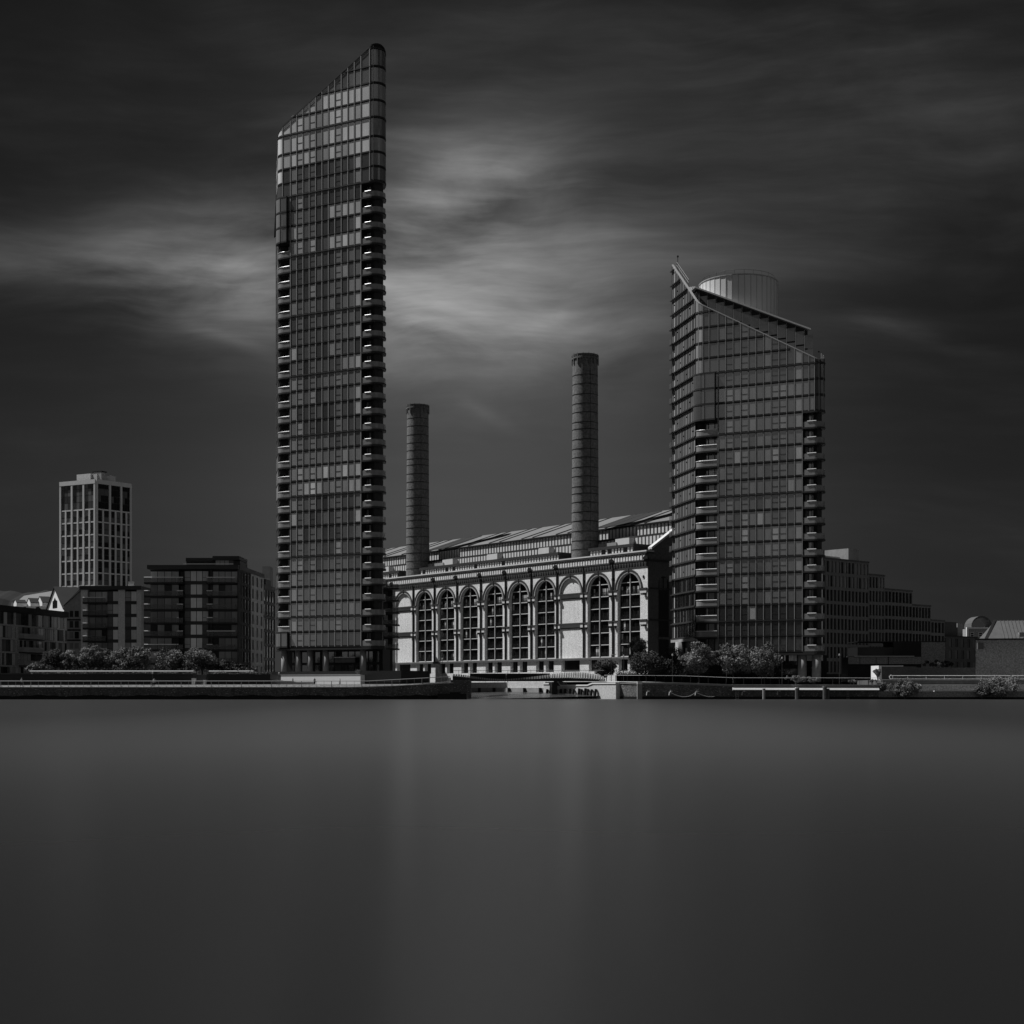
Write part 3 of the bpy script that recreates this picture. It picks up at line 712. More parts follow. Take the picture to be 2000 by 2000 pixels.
# ---- the shorter tower
uB = Vector((5700, -2800)).normalized(); OB = at(1373, 275.0); qB = lambda px: s2q(OB, uB, px)
PB = Path(OB, uB, qB(1591), 2.3, AL, 1.5, AR)
vB = Vector((-.21, .978)).normalized()
def skew(p):
    d = Vector((p.x, p.y)) - OB; det = uB.x * vB.y - uB.y * vB.x
    return ((d.x * vB.y - d.y * vB.x) / det, (uB.x * d.y - uB.y * d.x) / det)
zc0 = zat(596, 275); zR = zat(703, PB.at(qB(1600)).y); sB = (zR - zc0) / qB(1600)
pend = PB.at(-PB.rL * PB.aL - 13.2); zL = zat(523, pend.y); sV = (zL - zc0) / 14.4
def topB(p):
    a, b = skew(p); return zc0 + sB * a + sV * b
flB = [8.7 + 2.97 * i for i in range(28)]
tb_ = thing('glass_tower', 'shorter broad glass tower with wedge shaped roof and pale drum', 'tower', (at(1460, 278).x, 278, 3), 'riverside glass towers')
mulB = [qB(1402.7) + (qB(1567) - qB(1402.7)) * k / 11 for k in range(12)]
blB = [0, (qB(1385))]; brB = mulB + [qB(1580), PB.Ls, PB.Ls + .8, PB.Ls + 1.7, PB.Ls + PB.rR * PB.aR, PB.Ls + PB.rR * PB.aR + .8]
blB = [-PB.rL * PB.aL] + [-PB.rL * PB.aL * .5] + blB
ctB = {}
def toneB(a, b, i):
    k = round((a - mulB[0]) / (mulB[1] - mulB[0])) if a >= mulB[0] - .1 else -1
    t = (.068 if i < 17 else .036) * ctB.setdefault(k, rt.uniform(.85, 1.2)) * rt.uniform(.85, 1.25)
    if k in (1, 3): t *= 1.4
    if k == 6 and i < 20: t = .085
    if k == 10: t = .10 if i < 20 else .05
    if k == 9: t *= .8
    if i <= 2: t = .02
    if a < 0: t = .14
    if rt.random() < .03: t = .2
    return t * 2.0 * rt.choice((.65, .8, .9, 1.0, 1.1, 1.4))
tower(tb_, PB, None, None, flB, {5, 7, 11, 12}, topB, blB, brB, (-PB.rL * PB.aL, mulB[0]), (mulB[-1], 99), 15, 15, True, toneB, finw=.055, back=13.2, depthR=14, coretop=lambda x, y: zc0 + sB * skew(Vector((x, y)))[0] - 1.2, balm='balf')
oriel(tb_, PB, -PB.rL * PB.aL - .4, mulB[0] - .5, flB[15], flB[18], [flB[16], flB[17]], .10)
edge_coping(tb_, PB, lambda p: topB(p) + .12, -PB.rL * PB.aL - 13.2, PB.Ls + PB.rR * 1.2, 'fin', w0=-.3, w1=.08, h=.20)
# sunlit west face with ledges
q_w0 = -PB.rL * PB.aL - 13.1; q_w1 = -PB.rL * PB.aL; nb = 15; Wn = []; led = MB(); mul_ = MB(); brs = MB()
for i in range(1, len(flB) - 1):
    z0, z1 = flB[i] + .3, flB[i + 1] - .1
    for k in range(nb):
        a = q_w0 + (q_w1 - q_w0) * k / nb; b = q_w0 + (q_w1 - q_w0) * (k + 1) / nb; m = MB()
        tn = rt.uniform(.17, .34) if i > 4 else rt.choice((.01, .02, .1, .03))  # low floors dark: tree reflection and shadow put into the pane tone
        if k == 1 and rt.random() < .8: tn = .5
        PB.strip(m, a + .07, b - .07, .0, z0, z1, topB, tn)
        if m.v: Wn.append((1, m))
        if (k * 7 + i) % 3 == 0 and k % 2: zz = z0 + rt.uniform(.8, 1.6); PB.slab(brs, a + .05, b - .05, 0, .08, zz, zz + .09, topB)
    if topB(PB.at(q_w0)) > flB[i] + .3 and topB(PB.at((q_w0 + q_w1) / 2)) > flB[i] - 4:
        qq = q_w1
        while qq > q_w0 + .3 and topB(PB.at(qq)) < flB[i] + .3: qq -= .5
        PB.slab(led, q_w0 - .5, qq, 0, .38 if i > 14 else .28, flB[i] - .06, flB[i] + .12); PB.slab(led, q_w0, qq, 0, .12, flB[i] + .12, flB[i] + .3)
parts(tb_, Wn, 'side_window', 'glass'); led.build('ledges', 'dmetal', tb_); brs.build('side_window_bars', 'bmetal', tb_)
for k in range(nb + 1):
    a = q_w0 + (q_w1 - q_w0) * k / nb; PB.slab(mul_, a - .05, a + .05, 0, .1, flB[1], topB(PB.at(a)) - .3)
mul_.build('side_mullions', 'bmetal', tb_)
for i in range(5, 23):     # small balconies on the far edge of the west face
    m = MB(); PB.slab(m, q_w0 - .1, q_w0 + 1.3, .1, .7, flB[i] - .2, flB[i]); b_ = m.build('side_balcony', 'dmetal', tb_)
    m = MB(); PB.slab(m, q_w0 - .1, q_w0 + 1.3, .6, .65, flB[i], flB[i] + 1.0); m.build('balustrade', 'bal', b_)
# lower end of that face
m = MB(); PB.slab(m, q_w0, q_w1, -3, .35, flB[1] - .6, flB[1] - .1); m.build('lower_slab', 'conc', tb_)
# penthouse set back behind the sloping parapet
def sk(a, b): p = OB + uB * a + vB * b; return (p.x, p.y)
def topP(x, y):
    a, b = skew(Vector((x, y))); return 79.6 - .47 * (a - 3.77)
ph = MB(); ph.prism([sk(1.5, 7.9), sk(23.6, 7.9), sk(23.6, 15), sk(1.5, 13.5)], 55, lambda x, y: topP(x, y) - .5); ph.build('penthouse_wall', 'bmetal', tb_)
ph = MB(); ph.prism([sk(1.0, 7.4), sk(24, 7.4), sk(24, 15.5), sk(1.0, 13.8)], lambda x, y: topP(x, y) - .3, lambda x, y: topP(x, y)); ph.build('penthouse_roof', 'fin', tb_)
FP = Fr(sk(0, 7.85), uB); W = []; k = 2.0
fr = MB()
while k < 23.4:
    x0, x1 = k, k + 1.7; zt0 = topP(*sk(x0 + 1.7, 7.9)) - .7
    for zz in (0, 1, 2):
        zb = zt0 - 2.8 * (zz + 1) + .2; m = MB(); m.face([FP.p(x0 + .08, .03, zb), FP.p(x1 - .08, .03, zb), FP.p(x1 - .08, .03, zb + 2.5), FP.p(x0 + .08, .03, zb + 2.5)], rt.choice((.02, .03, .05)))
        m.build('penthouse_window', 'glass', tb_)
    fr.box(FP, x0 - .035, x0 + .035, 0, .05, 55, topP(*sk(x0, 7.9)) - .5); k += 1.75
fr.build('penthouse_mullions', 'fin', tb_)
# drum
dc = Vector(at(1442, 287)); drm = MB(); Rd = 7.8; zt = zat(536, 279.2); zb = 66
n_ = 40; ring = [(dc.x + Rd * math.cos(2 * math.pi * k / n_), dc.y + Rd * math.sin(2 * math.pi * k / n_)) for k in range(n_)]
drm.prism(ring, zb, zt); dr = drm.build('plant_drum', 'panel', tb_)
m = MB()
for k in range(0, n_): a = 2 * math.pi * k / n_; e = Vector((math.cos(a), math.sin(a))); p = dc + e * Rd; tt = Vector((-e.y, e.x)); m.hexa([(p.x + tt.x * s1 * .04 + e.x * s2, p.y + tt.y * s1 * .04 + e.y * s2, z) for z in (zb, zt) for s1, s2 in ((-1, .05), (1, .05), (1, -.05), (-1, -.05))])
m.build('seams', 'fin', dr)
m = MB(); m.lathe(dc, [(zt, Rd + .12), (zt + .18, Rd + .12)], 40); m.build('rim', 'fin', dr)
m = MB(); P_ = [(dc.x + (Rd - .6) * math.cos(2 * math.pi * k / 24), dc.y + (Rd - .6) * math.sin(2 * math.pi * k / 24), zt + 1.15) for k in range(24)]
m.tube(P_, .04, 4, closed=True)
for p in P_: m.tube([p, (p[0], p[1], zt)], .03, 4)
m.build('guard_rail', 'dmetal', dr)
# sloping light roof in front of the drum, service rail and mast on the high corner
m = MB(); m.prism([sk(1.2, 8.5), sk(9, 12), sk(9, 14), sk(.5, 14)], lambda x, y: topP(x, y) + .05, lambda x, y: topP(x, y) + .3 + .14 * max(0, skew(Vector((x, y)))[1] - 8)); m.build('roof_slope', 'alu', tb_)
m = MB(); q_a, q_b = q_w0 + 1.2, q_w0 + 8.0; A0, A1 = PB.at(q_a, -.5), PB.at(q_b, -.5)
for h in (.7, 1.3): m.tube([(A0.x, A0.y, topB(A0) + h), (A1.x, A1.y, topB(A1) + h)], .045, 4)
for k in range(7): q_ = PB.at(q_a + (q_b - q_a) * k / 6, -.5); m.tube([(q_.x, q_.y, topB(q_) - .5), (q_.x, q_.y, topB(q_) + 1.3)], .04, 4)
m.build('service_rail', 'dmetal', tb_)
p = PB.at(q_w0 + 1.5, -.6); m = MB(); m.tube([(p.x, p.y, 82), (p.x, p.y, zat(514, 293))], .06, 5).lathe((p.x, p.y), [(zat(517, 293), .18), (zat(514, 293), .18)], 6); m.build('mast', 'bmetal', tb_)
base_of(tb_, PB, 0.5, PB.Ls + 2, flB[0], [qB(1415), qB(1455), qB(1500), qB(1564), qB(1594)], [(3.2, 5.6), (6.2, 7.9)], rc=.85)
for px in (1327, 1345): p = at(px, 284); m = MB(); m.lathe(p, [(3, .8), (flB[1] - .6, .8)], 16); m.build('column', 'conc', tb_, smooth=True)
m = MB()
for a, b in ((1531, 1534), (1541, 1544), (1545, 1550), (1551, 1556), (1574, 1586), (1598, 1607)):
    F = frame(a, 268, None); m.box(F, 0, s_at(F, b), 0, .1, 7.0, 8.05)
m.build('lobby_lantern_panel', 'stone', tb_)

# ================================================================ POWER STATION
FS = Fr(at(1265, 300), UPS); sp = lambda px, t=0: s_at(Fr(FS.p(0, t, 0).to_2d(), UPS), px)
ps = thing('power_station', 'long pale brick power station with tall arched windows', 'power station', (FS.o.x, FS.o.y, 3))
S0 = -138.0
cen = [sp(p) for p in (788, 828, 871, 916, 964, 1013, 1064, 1114, 1168.5, 1228)]
pitch = (cen[9] - cen[1]) / 8.12
ZS, ZT, ZB = 22.9, 27.35, 8.45
RW = 3.5; RO = 3.95
allc = [(c, (i in (0, 7))) for i, c in enumerate(cen)]
c = cen[0] - pitch * 1.02
while c > S0 + 5: allc.insert(0, (c, False)); c -= pitch
wall = MB(); bl_ = MB()
bounds = []
cs = [c for c, b in allc]
for i, (c, blind) in enumerate(allc):
    l = S0 if i == 0 else (cs[i - 1] + c) / 2; r = 0.0 if i == len(allc) - 1 else (c + cs[i + 1]) / 2
    bounds.append((l, r))
    dep = -1.5 if not blind else -.3
    wall.box(FS, l, c - RW, -1.6, 0, ZB, ZS); wall.box(FS, c + RW, r, -1.6, 0, ZB, ZS)
    n = 18; prev = None
    for k in range(n):
        a0 = math.pi - math.pi * k / n; a1 = math.pi - math.pi * (k + 1) / n
        x0, z0 = c + RW * math.cos(a0), ZS + RW * math.sin(a0); x1, z1 = c + RW * math.cos(a1), ZS + RW * math.sin(a1)
        wall.hexa([FS.p(x0, 0, z0), FS.p(x1, 0, z1), FS.p(x1, -1.6, z1), FS.p(x0, -1.6, z0), FS.p(x0, 0, ZT), FS.p(x1, 0, ZT), FS.p(x1, -1.6, ZT), FS.p(x0, -1.6, ZT)])
    wall.box(FS, l, c - RW, -1.6, 0, ZS, ZT); wall.box(FS, c + RW, r, -1.6, 0, ZS, ZT)
    if blind: bl_ = MB(); bl_.box(FS, c - RW - .02, c + RW + .02, -1.5, dep, ZB, ZS + RW - .02); bl_.build('blind_arch_panel', 'brick', ps)
# ground storey
gw = MB(); gwin = []
for (l, r), (c, blind) in zip(bounds, allc):
    o = 2.65 if not blind else 2.1
    gw.box(FS, l, c - RW + .35, -1.6, -.02, 3.0, ZB - .35); gw.box(FS, c + RW - .35, r, -1.6, -.02, 3.0, ZB - .35)
    if not blind: gw.box(FS, c - .35, c + .35, -1.6, -.02, 3.0, ZB - .35)
    gw.box(FS, c - RW + .35, c + RW - .35, -1.6, -.06, 3.0, 5.6)
    for a, b in (((c - RW + .4, c - .4), (c + .4, c + RW - .4)) if not blind else ((c - 2.9, c + 2.9),)):
        m = MB(); m.face([FS.p(a, -.9, 5.6), FS.p(b, -.9, 5.6), FS.p(b, -.9, ZB - .35), FS.p(a, -.9, ZB - .35)], .01); gwin.append((1, m))
w_ = wall.build('wall', 'brick', ps); gw.build('ground_storey_wall', 'brick', ps)
parts(ps, gwin, 'ground_window', 'pane')
# body behind
bd = MB(); bd.box(FS, S0, -.3, -50, -1.6, 3.0, 30.2); bd.build('rear_wall', 'dullbrick', ps)
# arched windows: glass, central mullion, slab edges
for i, ((l, r), (c, blind)) in enumerate(zip(bounds, allc)):
    if blind or c < -108: continue
    m = MB(); n = 14
    zl = [8.6 + 2.62 * k for k in range(7)]
    ptsA = [(c - RW, ZB), (c + RW, ZB), (c + RW, ZS)] + [(c + RW * math.cos(math.pi * k / n), ZS + RW * math.sin(math.pi * k / n)) for k in range(1, n)] + [(c - RW, ZS)]
    m.face([FS.p(x, -.85, z) for x, z in ptsA], .006)
    wn = m.build('arched_window', 'pane', ps)
    m = MB(); m.box(FS, c - .1, c + .1, -.5, -.35, ZB, ZS + RW - .02); m.build('mullion', 'alu', wn)
    m = MB()
    for k, z in enumerate(zl):
        h = RW if z < ZS else math.sqrt(max(0, RW ** 2 - (z - ZS) ** 2))
        if h < .5: continue
        m.box(FS, c - h + .1, c - .3, -.85, -.5, z + .02, z + .16); m.box(FS, c + .3, c + h - .1, -.85, -.5, z + .02, z + .16)
    m.build('floor_edge', 'panel', wn)
    m = MB(); m2 = MB()
    for k, z in enumerate(zl):
        z1 = z + 1.15
        for a, b in ((c - RW + .3, c - .25), (c + .25, c + RW - .3)):
            if z1 < ZS + 1.5: m.box(FS, a + .2, b - .2, -.62, -.60, z + .2, z1)
            nn = 4
            for j in range(nn):
                x0 = a + (b - a) * j / nn; x1 = a + (b - a) * (j + 1) / nn - .15
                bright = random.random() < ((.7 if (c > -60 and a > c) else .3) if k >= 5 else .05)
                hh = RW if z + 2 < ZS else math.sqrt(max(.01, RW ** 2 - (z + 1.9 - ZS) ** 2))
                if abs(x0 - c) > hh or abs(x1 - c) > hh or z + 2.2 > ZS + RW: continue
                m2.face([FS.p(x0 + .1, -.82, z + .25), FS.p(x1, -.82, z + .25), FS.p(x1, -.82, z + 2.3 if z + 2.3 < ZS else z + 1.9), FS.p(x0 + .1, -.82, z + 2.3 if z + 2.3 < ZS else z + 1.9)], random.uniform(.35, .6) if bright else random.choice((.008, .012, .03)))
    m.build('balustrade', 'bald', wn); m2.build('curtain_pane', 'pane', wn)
# arch rings, hood moulds, impost blocks, courses, downpipes, ties
imp = MB(); crs = MB(); tie = MB()
for i, ((l, r), (c, blind)) in enumerate(zip(bounds, allc)):
    n = 18; ring = MB(); hood = MB(); pipe = MB()
    for (m, r0, r1, t1) in ((ring, RW - .02, RO, .10), (hood, RO, RO + .28, .20)):
        for k in range(n):
            a0, a1 = math.pi - math.pi * k / n, math.pi - math.pi * (k + 1) / n
            q = lambda rr, a, t: FS.p(c + rr * math.cos(a), t, ZS + rr * math.sin(a))
            m.hexa([q(r0, a0, t1), q(r0, a1, t1), q(r0, a1, -.3), q(r0, a0, -.3), q(r1, a0, t1), q(r1, a1, t1), q(r1, a1, -.29), q(r1, a0, -.29)])
    hood.box(FS, c - .14, c + .14, .0, .3, ZS + RW + .1, ZT - .1)
    for z in (ZS, 16.3):
        for a, b in ((l + .3, c - RW), (c + RW, r - .3)):
            m = MB(); m.box(FS, a, b, 0, .16, z - 1.0, z - .2); m.build('impost_block', 'stone', ps)
        if blind: crs.box(FS, l + .25, r - .25, -.5, .25, z - .2, z + .08); crs.box(FS, c - RW + .1, c + RW - .1, -.31, -.15, z - 1.15, z - .95); imp.box(FS, c - RW, c + RW, -.31, -.2, z - .95, z - .2)
        else: crs.box(FS, l + .12, c - RW + .05, 0, .3, z - .2, z + .08); crs.box(FS, c + RW - .05, r - .12, 0, .3, z - .2, z + .08)
        for x in (l + .75, r - .75): tie.box(FS, x - .3, x + .3, .1, .42, z - 1.45, z - 1.0)
    for x in (c - RO - .62, c + RO + .62):
        if l < x < r:
            p = [FS.p(x + .27 * math.cos(a), .0, 25.3 + .34 * math.sin(a)) for a in [2 * math.pi * k / 8 for k in range(8)]]
            p2 = [FS.p(x + .27 * math.cos(a), .12, 25.3 + .34 * math.sin(a)) for a in [2 * math.pi * k / 8 for k in range(8)]]
            tie.face(p2)
            for k in range(8): tie.face([p[k], p[(k + 1) % 8], p2[(k + 1) % 8], p2[k]])
    pipe.box(FS, l - .16, l + .16, 0, .32, ZB, 28.7)
    if c > -112:
        for m, nme, mm_ in ((ring, 'arch_ring', 'midbrick'), (hood, 'hood_mould', 'course'), (pipe, 'downpipe', 'bmetal')): m.build(nme, mm_, ps)
for m, nme, mm_ in ((imp, 'lintel_band', 'stone'), (crs, 'string_course', 'course'), (tie, 'wall_tie', 'bmetal')):
    m.build(nme, mm_, ps)
m = MB(); m.box(FS, S0, 0.25, -.2, .38, ZB - .38, ZB + .02); m.build('plinth_course', 'dconc', ps)
m = MB(); m.box(FS, S0, 0.0, -1.6, .38, ZB + .02, ZB + .14); m.build('sill_ledge', 'conc', ps)
# cornice: dentils, corbel table, parapet
cn = MB(); cn.box(FS, S0, .1, -1.6, .14, ZT, ZT + .18); cn.box(FS, S0, .2, -1.6, .55, 28.55, 28.85); cn.box(FS, S0, .25, -1.6, .62, 30.15, 30.5); cn.build('cornice', 'course', ps)
cn = MB(); cn.box(FS, S0, 0, -1.5, .0, ZT + .18, 28.55); cn.box(FS, S0, 0, -1.5, .0, 28.85, 30.15); cn.build('parapet_wall', 'dconc', ps)
cn = MB(); cn.box(FS, S0, .3, -1.6, .68, 30.5, 30.78); cn.build('parapet_coping', 'stone', ps)
cb = MB(); dn = MB(); s = S0 + .3
while s < -.4:
    cb.box(FS, s, s + .5, 0, .45, 28.85, 29.85); cb.box(FS, s + .34, s + .5, 0, .5, 29.85, 30.1); s += .86
s = S0 + .3
while s < -.5:
    dn.hexa([FS.p(s, .0, ZT + .2), FS.p(s + .3, .0, ZT + .2), FS.p(s + .3, 0, ZT + .2), FS.p(s, 0, ZT + .2), FS.p(s + .3, .4, 28.4), FS.p(s + .62, .4, 28.4), FS.p(s + .62, 0, 28.4), FS.p(s + .3, 0, 28.4)]); s += .86
cb.build('corbel_table', 'brick', ps); dn.build('dentil_course', 'brick', ps)
tr = MB()
for (l, r), (c, b) in zip(bounds, allc):
    if b: continue
    for k in range(8):
        a0, a1 = math.pi * k / 8, math.pi * (k + 1) / 8
        tr.hexa([FS.p(r, .75, 28.9), FS.p(r, .75, 28.9), FS.p(r, .3, 28.9), FS.p(r, .3, 28.9)] + [FS.p(r + .75 * math.cos(a1), .75, 28.9 + .75 * math.sin(a1)), FS.p(r + .75 * math.cos(a0), .75, 28.9 + .75 * math.sin(a0)), FS.p(r + .75 * math.cos(a0), .3, 28.9 + .75 * math.sin(a0)), FS.p(r + .75 * math.cos(a1), .3, 28.9 + .75 * math.sin(a1))])
tr.build('hopper_head', 'bmetal', ps)
# set-back storeys and louvred roof monitor
s1a, s1b, s1c, s1d = sp(832, -5), sp(1115, -5), sp(1163, -5), sp(1262, -5)
secs = [(S0 + 2, sp(790, -5)), (s1a, sp(1102, -5)), (s1c, sp(1249, -5))]
a_ = MB(); b_ = MB(); acs = []
for a, b in secs:
    a_.box(FS, a, b, -9, -3.4, 30.2, 32.5); b_.box(FS, a - .2, b + .2, -9.5, -3.0, 32.35, 33.0)
    s = a + .3
    while s < b - .5:
        if random.random() < .85: m = MB(); m.box(FS, s, s + .55, -3.4, -3.25, 30.8, 32.3); acs.append((s, m))
        s += 1.0
a_.build('attic_wall', 'dmetal', ps); b_.build('attic_roof', 'dmetal', ps); parts(ps, acs, 'attic_column', 'stone')
a_ = MB(); a_.box(FS, S0 + 2, -1, -12.5, -9.0, 30.2, 35.5); a_.build('upper_wall', 'dmetal', ps)
a_ = MB(); s = S0 + 4
while s < -4: a_.box(FS, s, s + .7, -9.0, -8.85, 33.2, 35.0); s += 1.12
a_.build('upper_column', 'stone', ps)
wb = MB()
for px0, px1 in ((752, 764), (869, 889), (956, 976), (1057, 1077), (1207, 1234)):
    wb = MB(); wb.box(FS, sp(px0, -8), sp(px1, -8), -8.8, -7.2, 33.0, 35.0); wb.build('roof_dormer', 'cladding', ps)
gb = MB(); gb.box(FS, sp(830, -7.5), sp(869, -7.5), -8.6, -7, 33.0, 34.3); gb.build('roof_enclosure', 'conc', ps); gb = MB(); gb.box(FS, sp(1172, -7.5), sp(1207, -7.5), -8.6, -7, 33.0, 34.3); gb.build('roof_enclosure', 'conc', ps)
a_ = MB(); a_.box(FS, S0 + 2, -1, -13.5, -11.6, 35.5, 38.1); a_.box(FS, S0 + 1.5, -.6, -14, -11.2, 35.3, 35.75); a_.box(FS, S0 + 1.5, -.6, -12, -11.0, 37.95, 38.3); a_.build('monitor_wall', 'bmetal', ps)
a_ = MB(); s = S0 + 3
while s < -1.5: a_.box(FS, s, s + .62, -11.6, -11.35, 35.75, 37.9); s += 1.12
a_.build('monitor_louvre', 'cladding', ps)
zr0, zr1 = 38.3, 43.0
def roofp(s, f): return FS.p(s, -11.0 - 14 * f, zr0 + (zr1 - zr0) * f)
a_ = MB(); a_.hexa([FS.p(S0, -11, 38.25), FS.p(0, -11, 38.25), FS.p(0, -39, 38.25), FS.p(S0, -39, 38.25), FS.p(S0, -25, zr1), FS.p(0, -25, zr1), FS.p(0, -25.2, zr1), FS.p(S0, -25.2, zr1)]); a_.build('monitor_roof', 'roofm', ps)
a_ = MB(); b_ = MB(); s = S0 + 4; k = 0
while s < -3:
    for f0, f1 in ((0, 1),):
        A, B = roofp(s, .02), roofp(s, 1); C, D2 = roofp(s + .45, .02), roofp(s + .45, 1); up = Vector((0, 0, .16))
        b_.hexa([A, C, D2, B, A + up, C + up, D2 + up, B + up])
    s += [4.2, 8.8][k % 2]; k += 1
b_.build('roof_rib', 'dmetal', ps)
a_ = MB()
for px0, px1 in ((865, 905), (1195, 1255)):
    x0, x1 = sp(px0, -18), sp(px1, -18); up = Vector((0, 0, .12)); A, B, C, D2 = roofp(x0, .1), roofp(x1, .1), roofp(x1, .95), roofp(x0, .95)
    a_ = MB(); a_.hexa([A, B, C, D2, A + up, B + up, C + up, D2 + up]); a_.build('roof_panel', 'droof', ps)  # dark sheets stand in for the chimney shadows on the roof slope
# east gable end
FE = Fr(FS.p(0, 0, 0).to_2d(), -FS.n)       # s = distance back from the corner
ge = MB(); prof = [(0, 3), (26, 3), (50, 3), (50, 30.5), (25, 43.6), (12, 38.9), (.8, 30.8), (0, 30.8)]
ge.face([FE.p(a, .15, z) for a, z in ((0, 3), (50, 3), (50, 30.5), (25, 44), (0.8, 31.2), (0, 30.8))]); ge.face([FE.p(a, -.6, z) for a, z in ((0, 3), (0, 30.8), (.8, 31.2), (25, 44), (50, 30.5), (50, 3))]); ge.build('gable_wall', 'dullbrick', ps)  # gable end in much darker brick than the long front
cpg = MB(); A, B = (1.2, 31.2), (25, 46.5)
cpg.hexa([FE.p(.8, .4, 31.0), FE.p(25, .4, 46.2), FE.p(25, -.7, 46.2), FE.p(.8, -.7, 31.0), FE.p(.8, .4, 31.5), FE.p(25, .4, 46.8), FE.p(25, -.7, 46.8), FE.p(.8, -.7, 31.5)]); cpg.build('gable_coping', 'cladding', ps)
gf = MB(); gf.face([FE.p(a, .14, z) for a, z in ((.8, 31.0), (25, 43), (25, 46.3))]); gf.build('gable_parapet', 'dullbrick', ps)
for s0 in (3.0, 9.5):
    m = MB(); n = 8; pp = [(s0, 7), (s0 + 3, 7), (s0 + 3, 24)] + [(s0 + 1.5 + 1.5 * math.cos(math.pi * k / n), 24 + 1.5 * math.sin(math.pi * k / n)) for k in range(1, n)] + [(s0, 24)]
    m.face([FE.p(a, .2, z) for a, z in pp], .01); wn = m.build('gable_window', 'pane', ps)
    m = MB(); m.box(FE, s0 + .2, s0 + 1.1, .2, .26, 22.6, 25.1); m.box(FE, s0 + 1.5, s0 + 2.4, .2, .26, 22.6, 25.2); m.build('upper_pane', 'dconc', wn)
    m = MB(); m.box(FE, s0 - .2, s0 + 3.2, .15, .45, 12.2, 12.7); m.build('gable_sill', 'dconc', ps)
m = MB(); m.box(FE, 0, 14, .1, .35, ZS - .2, ZS + .1); m.box(FE, 0, 14, .1, .35, 16.1, 16.4); m.box(FE, 0, 8, .1, .5, 28.5, 28.9); m.build('gable_course', 'course', ps)

# chimneys: things of their own
def chimney(pxc, pxw_base, pxw_top, py_top, t, label, zb=28.0):
    s = sp(pxc, t); b = FS.p(s, t, zb); Y = b.y; r0 = pxw_base / 2 / FPX * Y; r1 = pxw_top / 2 / FPX * Y; zt = zat(py_top, Y)
    root = thing('chimney', label, 'chimney', (b.x, b.y, zb), 'power station chimneys')
    m = MB(); m.lathe((b.x, b.y), [(zb, r0), (zb + (zt - zb) * .5, (r0 * .45 + r1 * .55)), (zt - 2.2, r1), (zt - .3, r1 * 1.0), (zt, r1), (zt, r1 * .75), (zt - 2, r1 * .72)], 48)
    m.build('stack', 'chimney', root, smooth=False)
    m = MB(); z = zb + 5.0; k = 0
    hs = MB()
    while z < zt - 3:
        f = (z - zb) / (zt - zb); r = r0 + (r1 - r0) * min(1, f * 1.08); d = .09
        hs = MB(); hs.lathe((b.x, b.y), [(z, r + .02), (z + .01, r + .05), (z + .14, r + .05), (z + .15, r + .02)], 48); hs.build('iron_hoop', 'bmetal', root)
        z += (1.55 if k % 7 == 6 else 1.95 + .45 * ((k * 37) % 5) / 5); k += 1
    c_ = MB(); c_.lathe((b.x, b.y), [(zt - .9, r1 + .1), (zt - .85, r1 + .22), (zt - .5, r1 + .22), (zt - .45, r1 + .1)], 48); c_.lathe((b.x, b.y), [(zt - .3, r1 + .1), (zt + .12, r1 + .2), (zt + .14, r1 * .8), (zt - .2, r1 * .8)], 48)
    for k in range(14):
        a = 2 * math.pi * k / 14; e = Vector((math.cos(a), math.sin(a))); q = Vector((b.x, b.y)) + e * (r1 + .08); tt = Vector((-e.y, e.x)) * .13
        c_.hexa([(q.x + tt.x * u_ + e.x * v_, q.y + tt.y * u_ + e.y * v_, zz) for zz in (zt - 2.1, zt + .1) for u_, v_ in ((-1, .14), (1, .14), (1, -.05), (-1, -.05))])
        c_.tube([(q.x, q.y, zt), (q.x, q.y, zt + .35)], .07, 4)
    c_.build('iron_crown', 'dullbrick', root)
    # lightning conductor strip down the shaded side
    a = R(-70); e = Vector((math.cos(a), math.sin(a))); m = MB(); A = Vector((b.x, b.y)) + e * (r0 + .08); B = Vector((b.x, b.y)) + e * (r1 + .08)
    m.tube([(A.x, A.y, zb), (B.x, B.y, zt)], .03, 4); m.build('conductor_strip', 'bmetal', root)
    return root
chimney(816, 46, 42, 793.5, -6, 'farther round brick chimney beside the tall glass tower')
chimney(1143, 54, 49, 696, -6, 'nearer taller looking round brick chimney between the two glass towers')

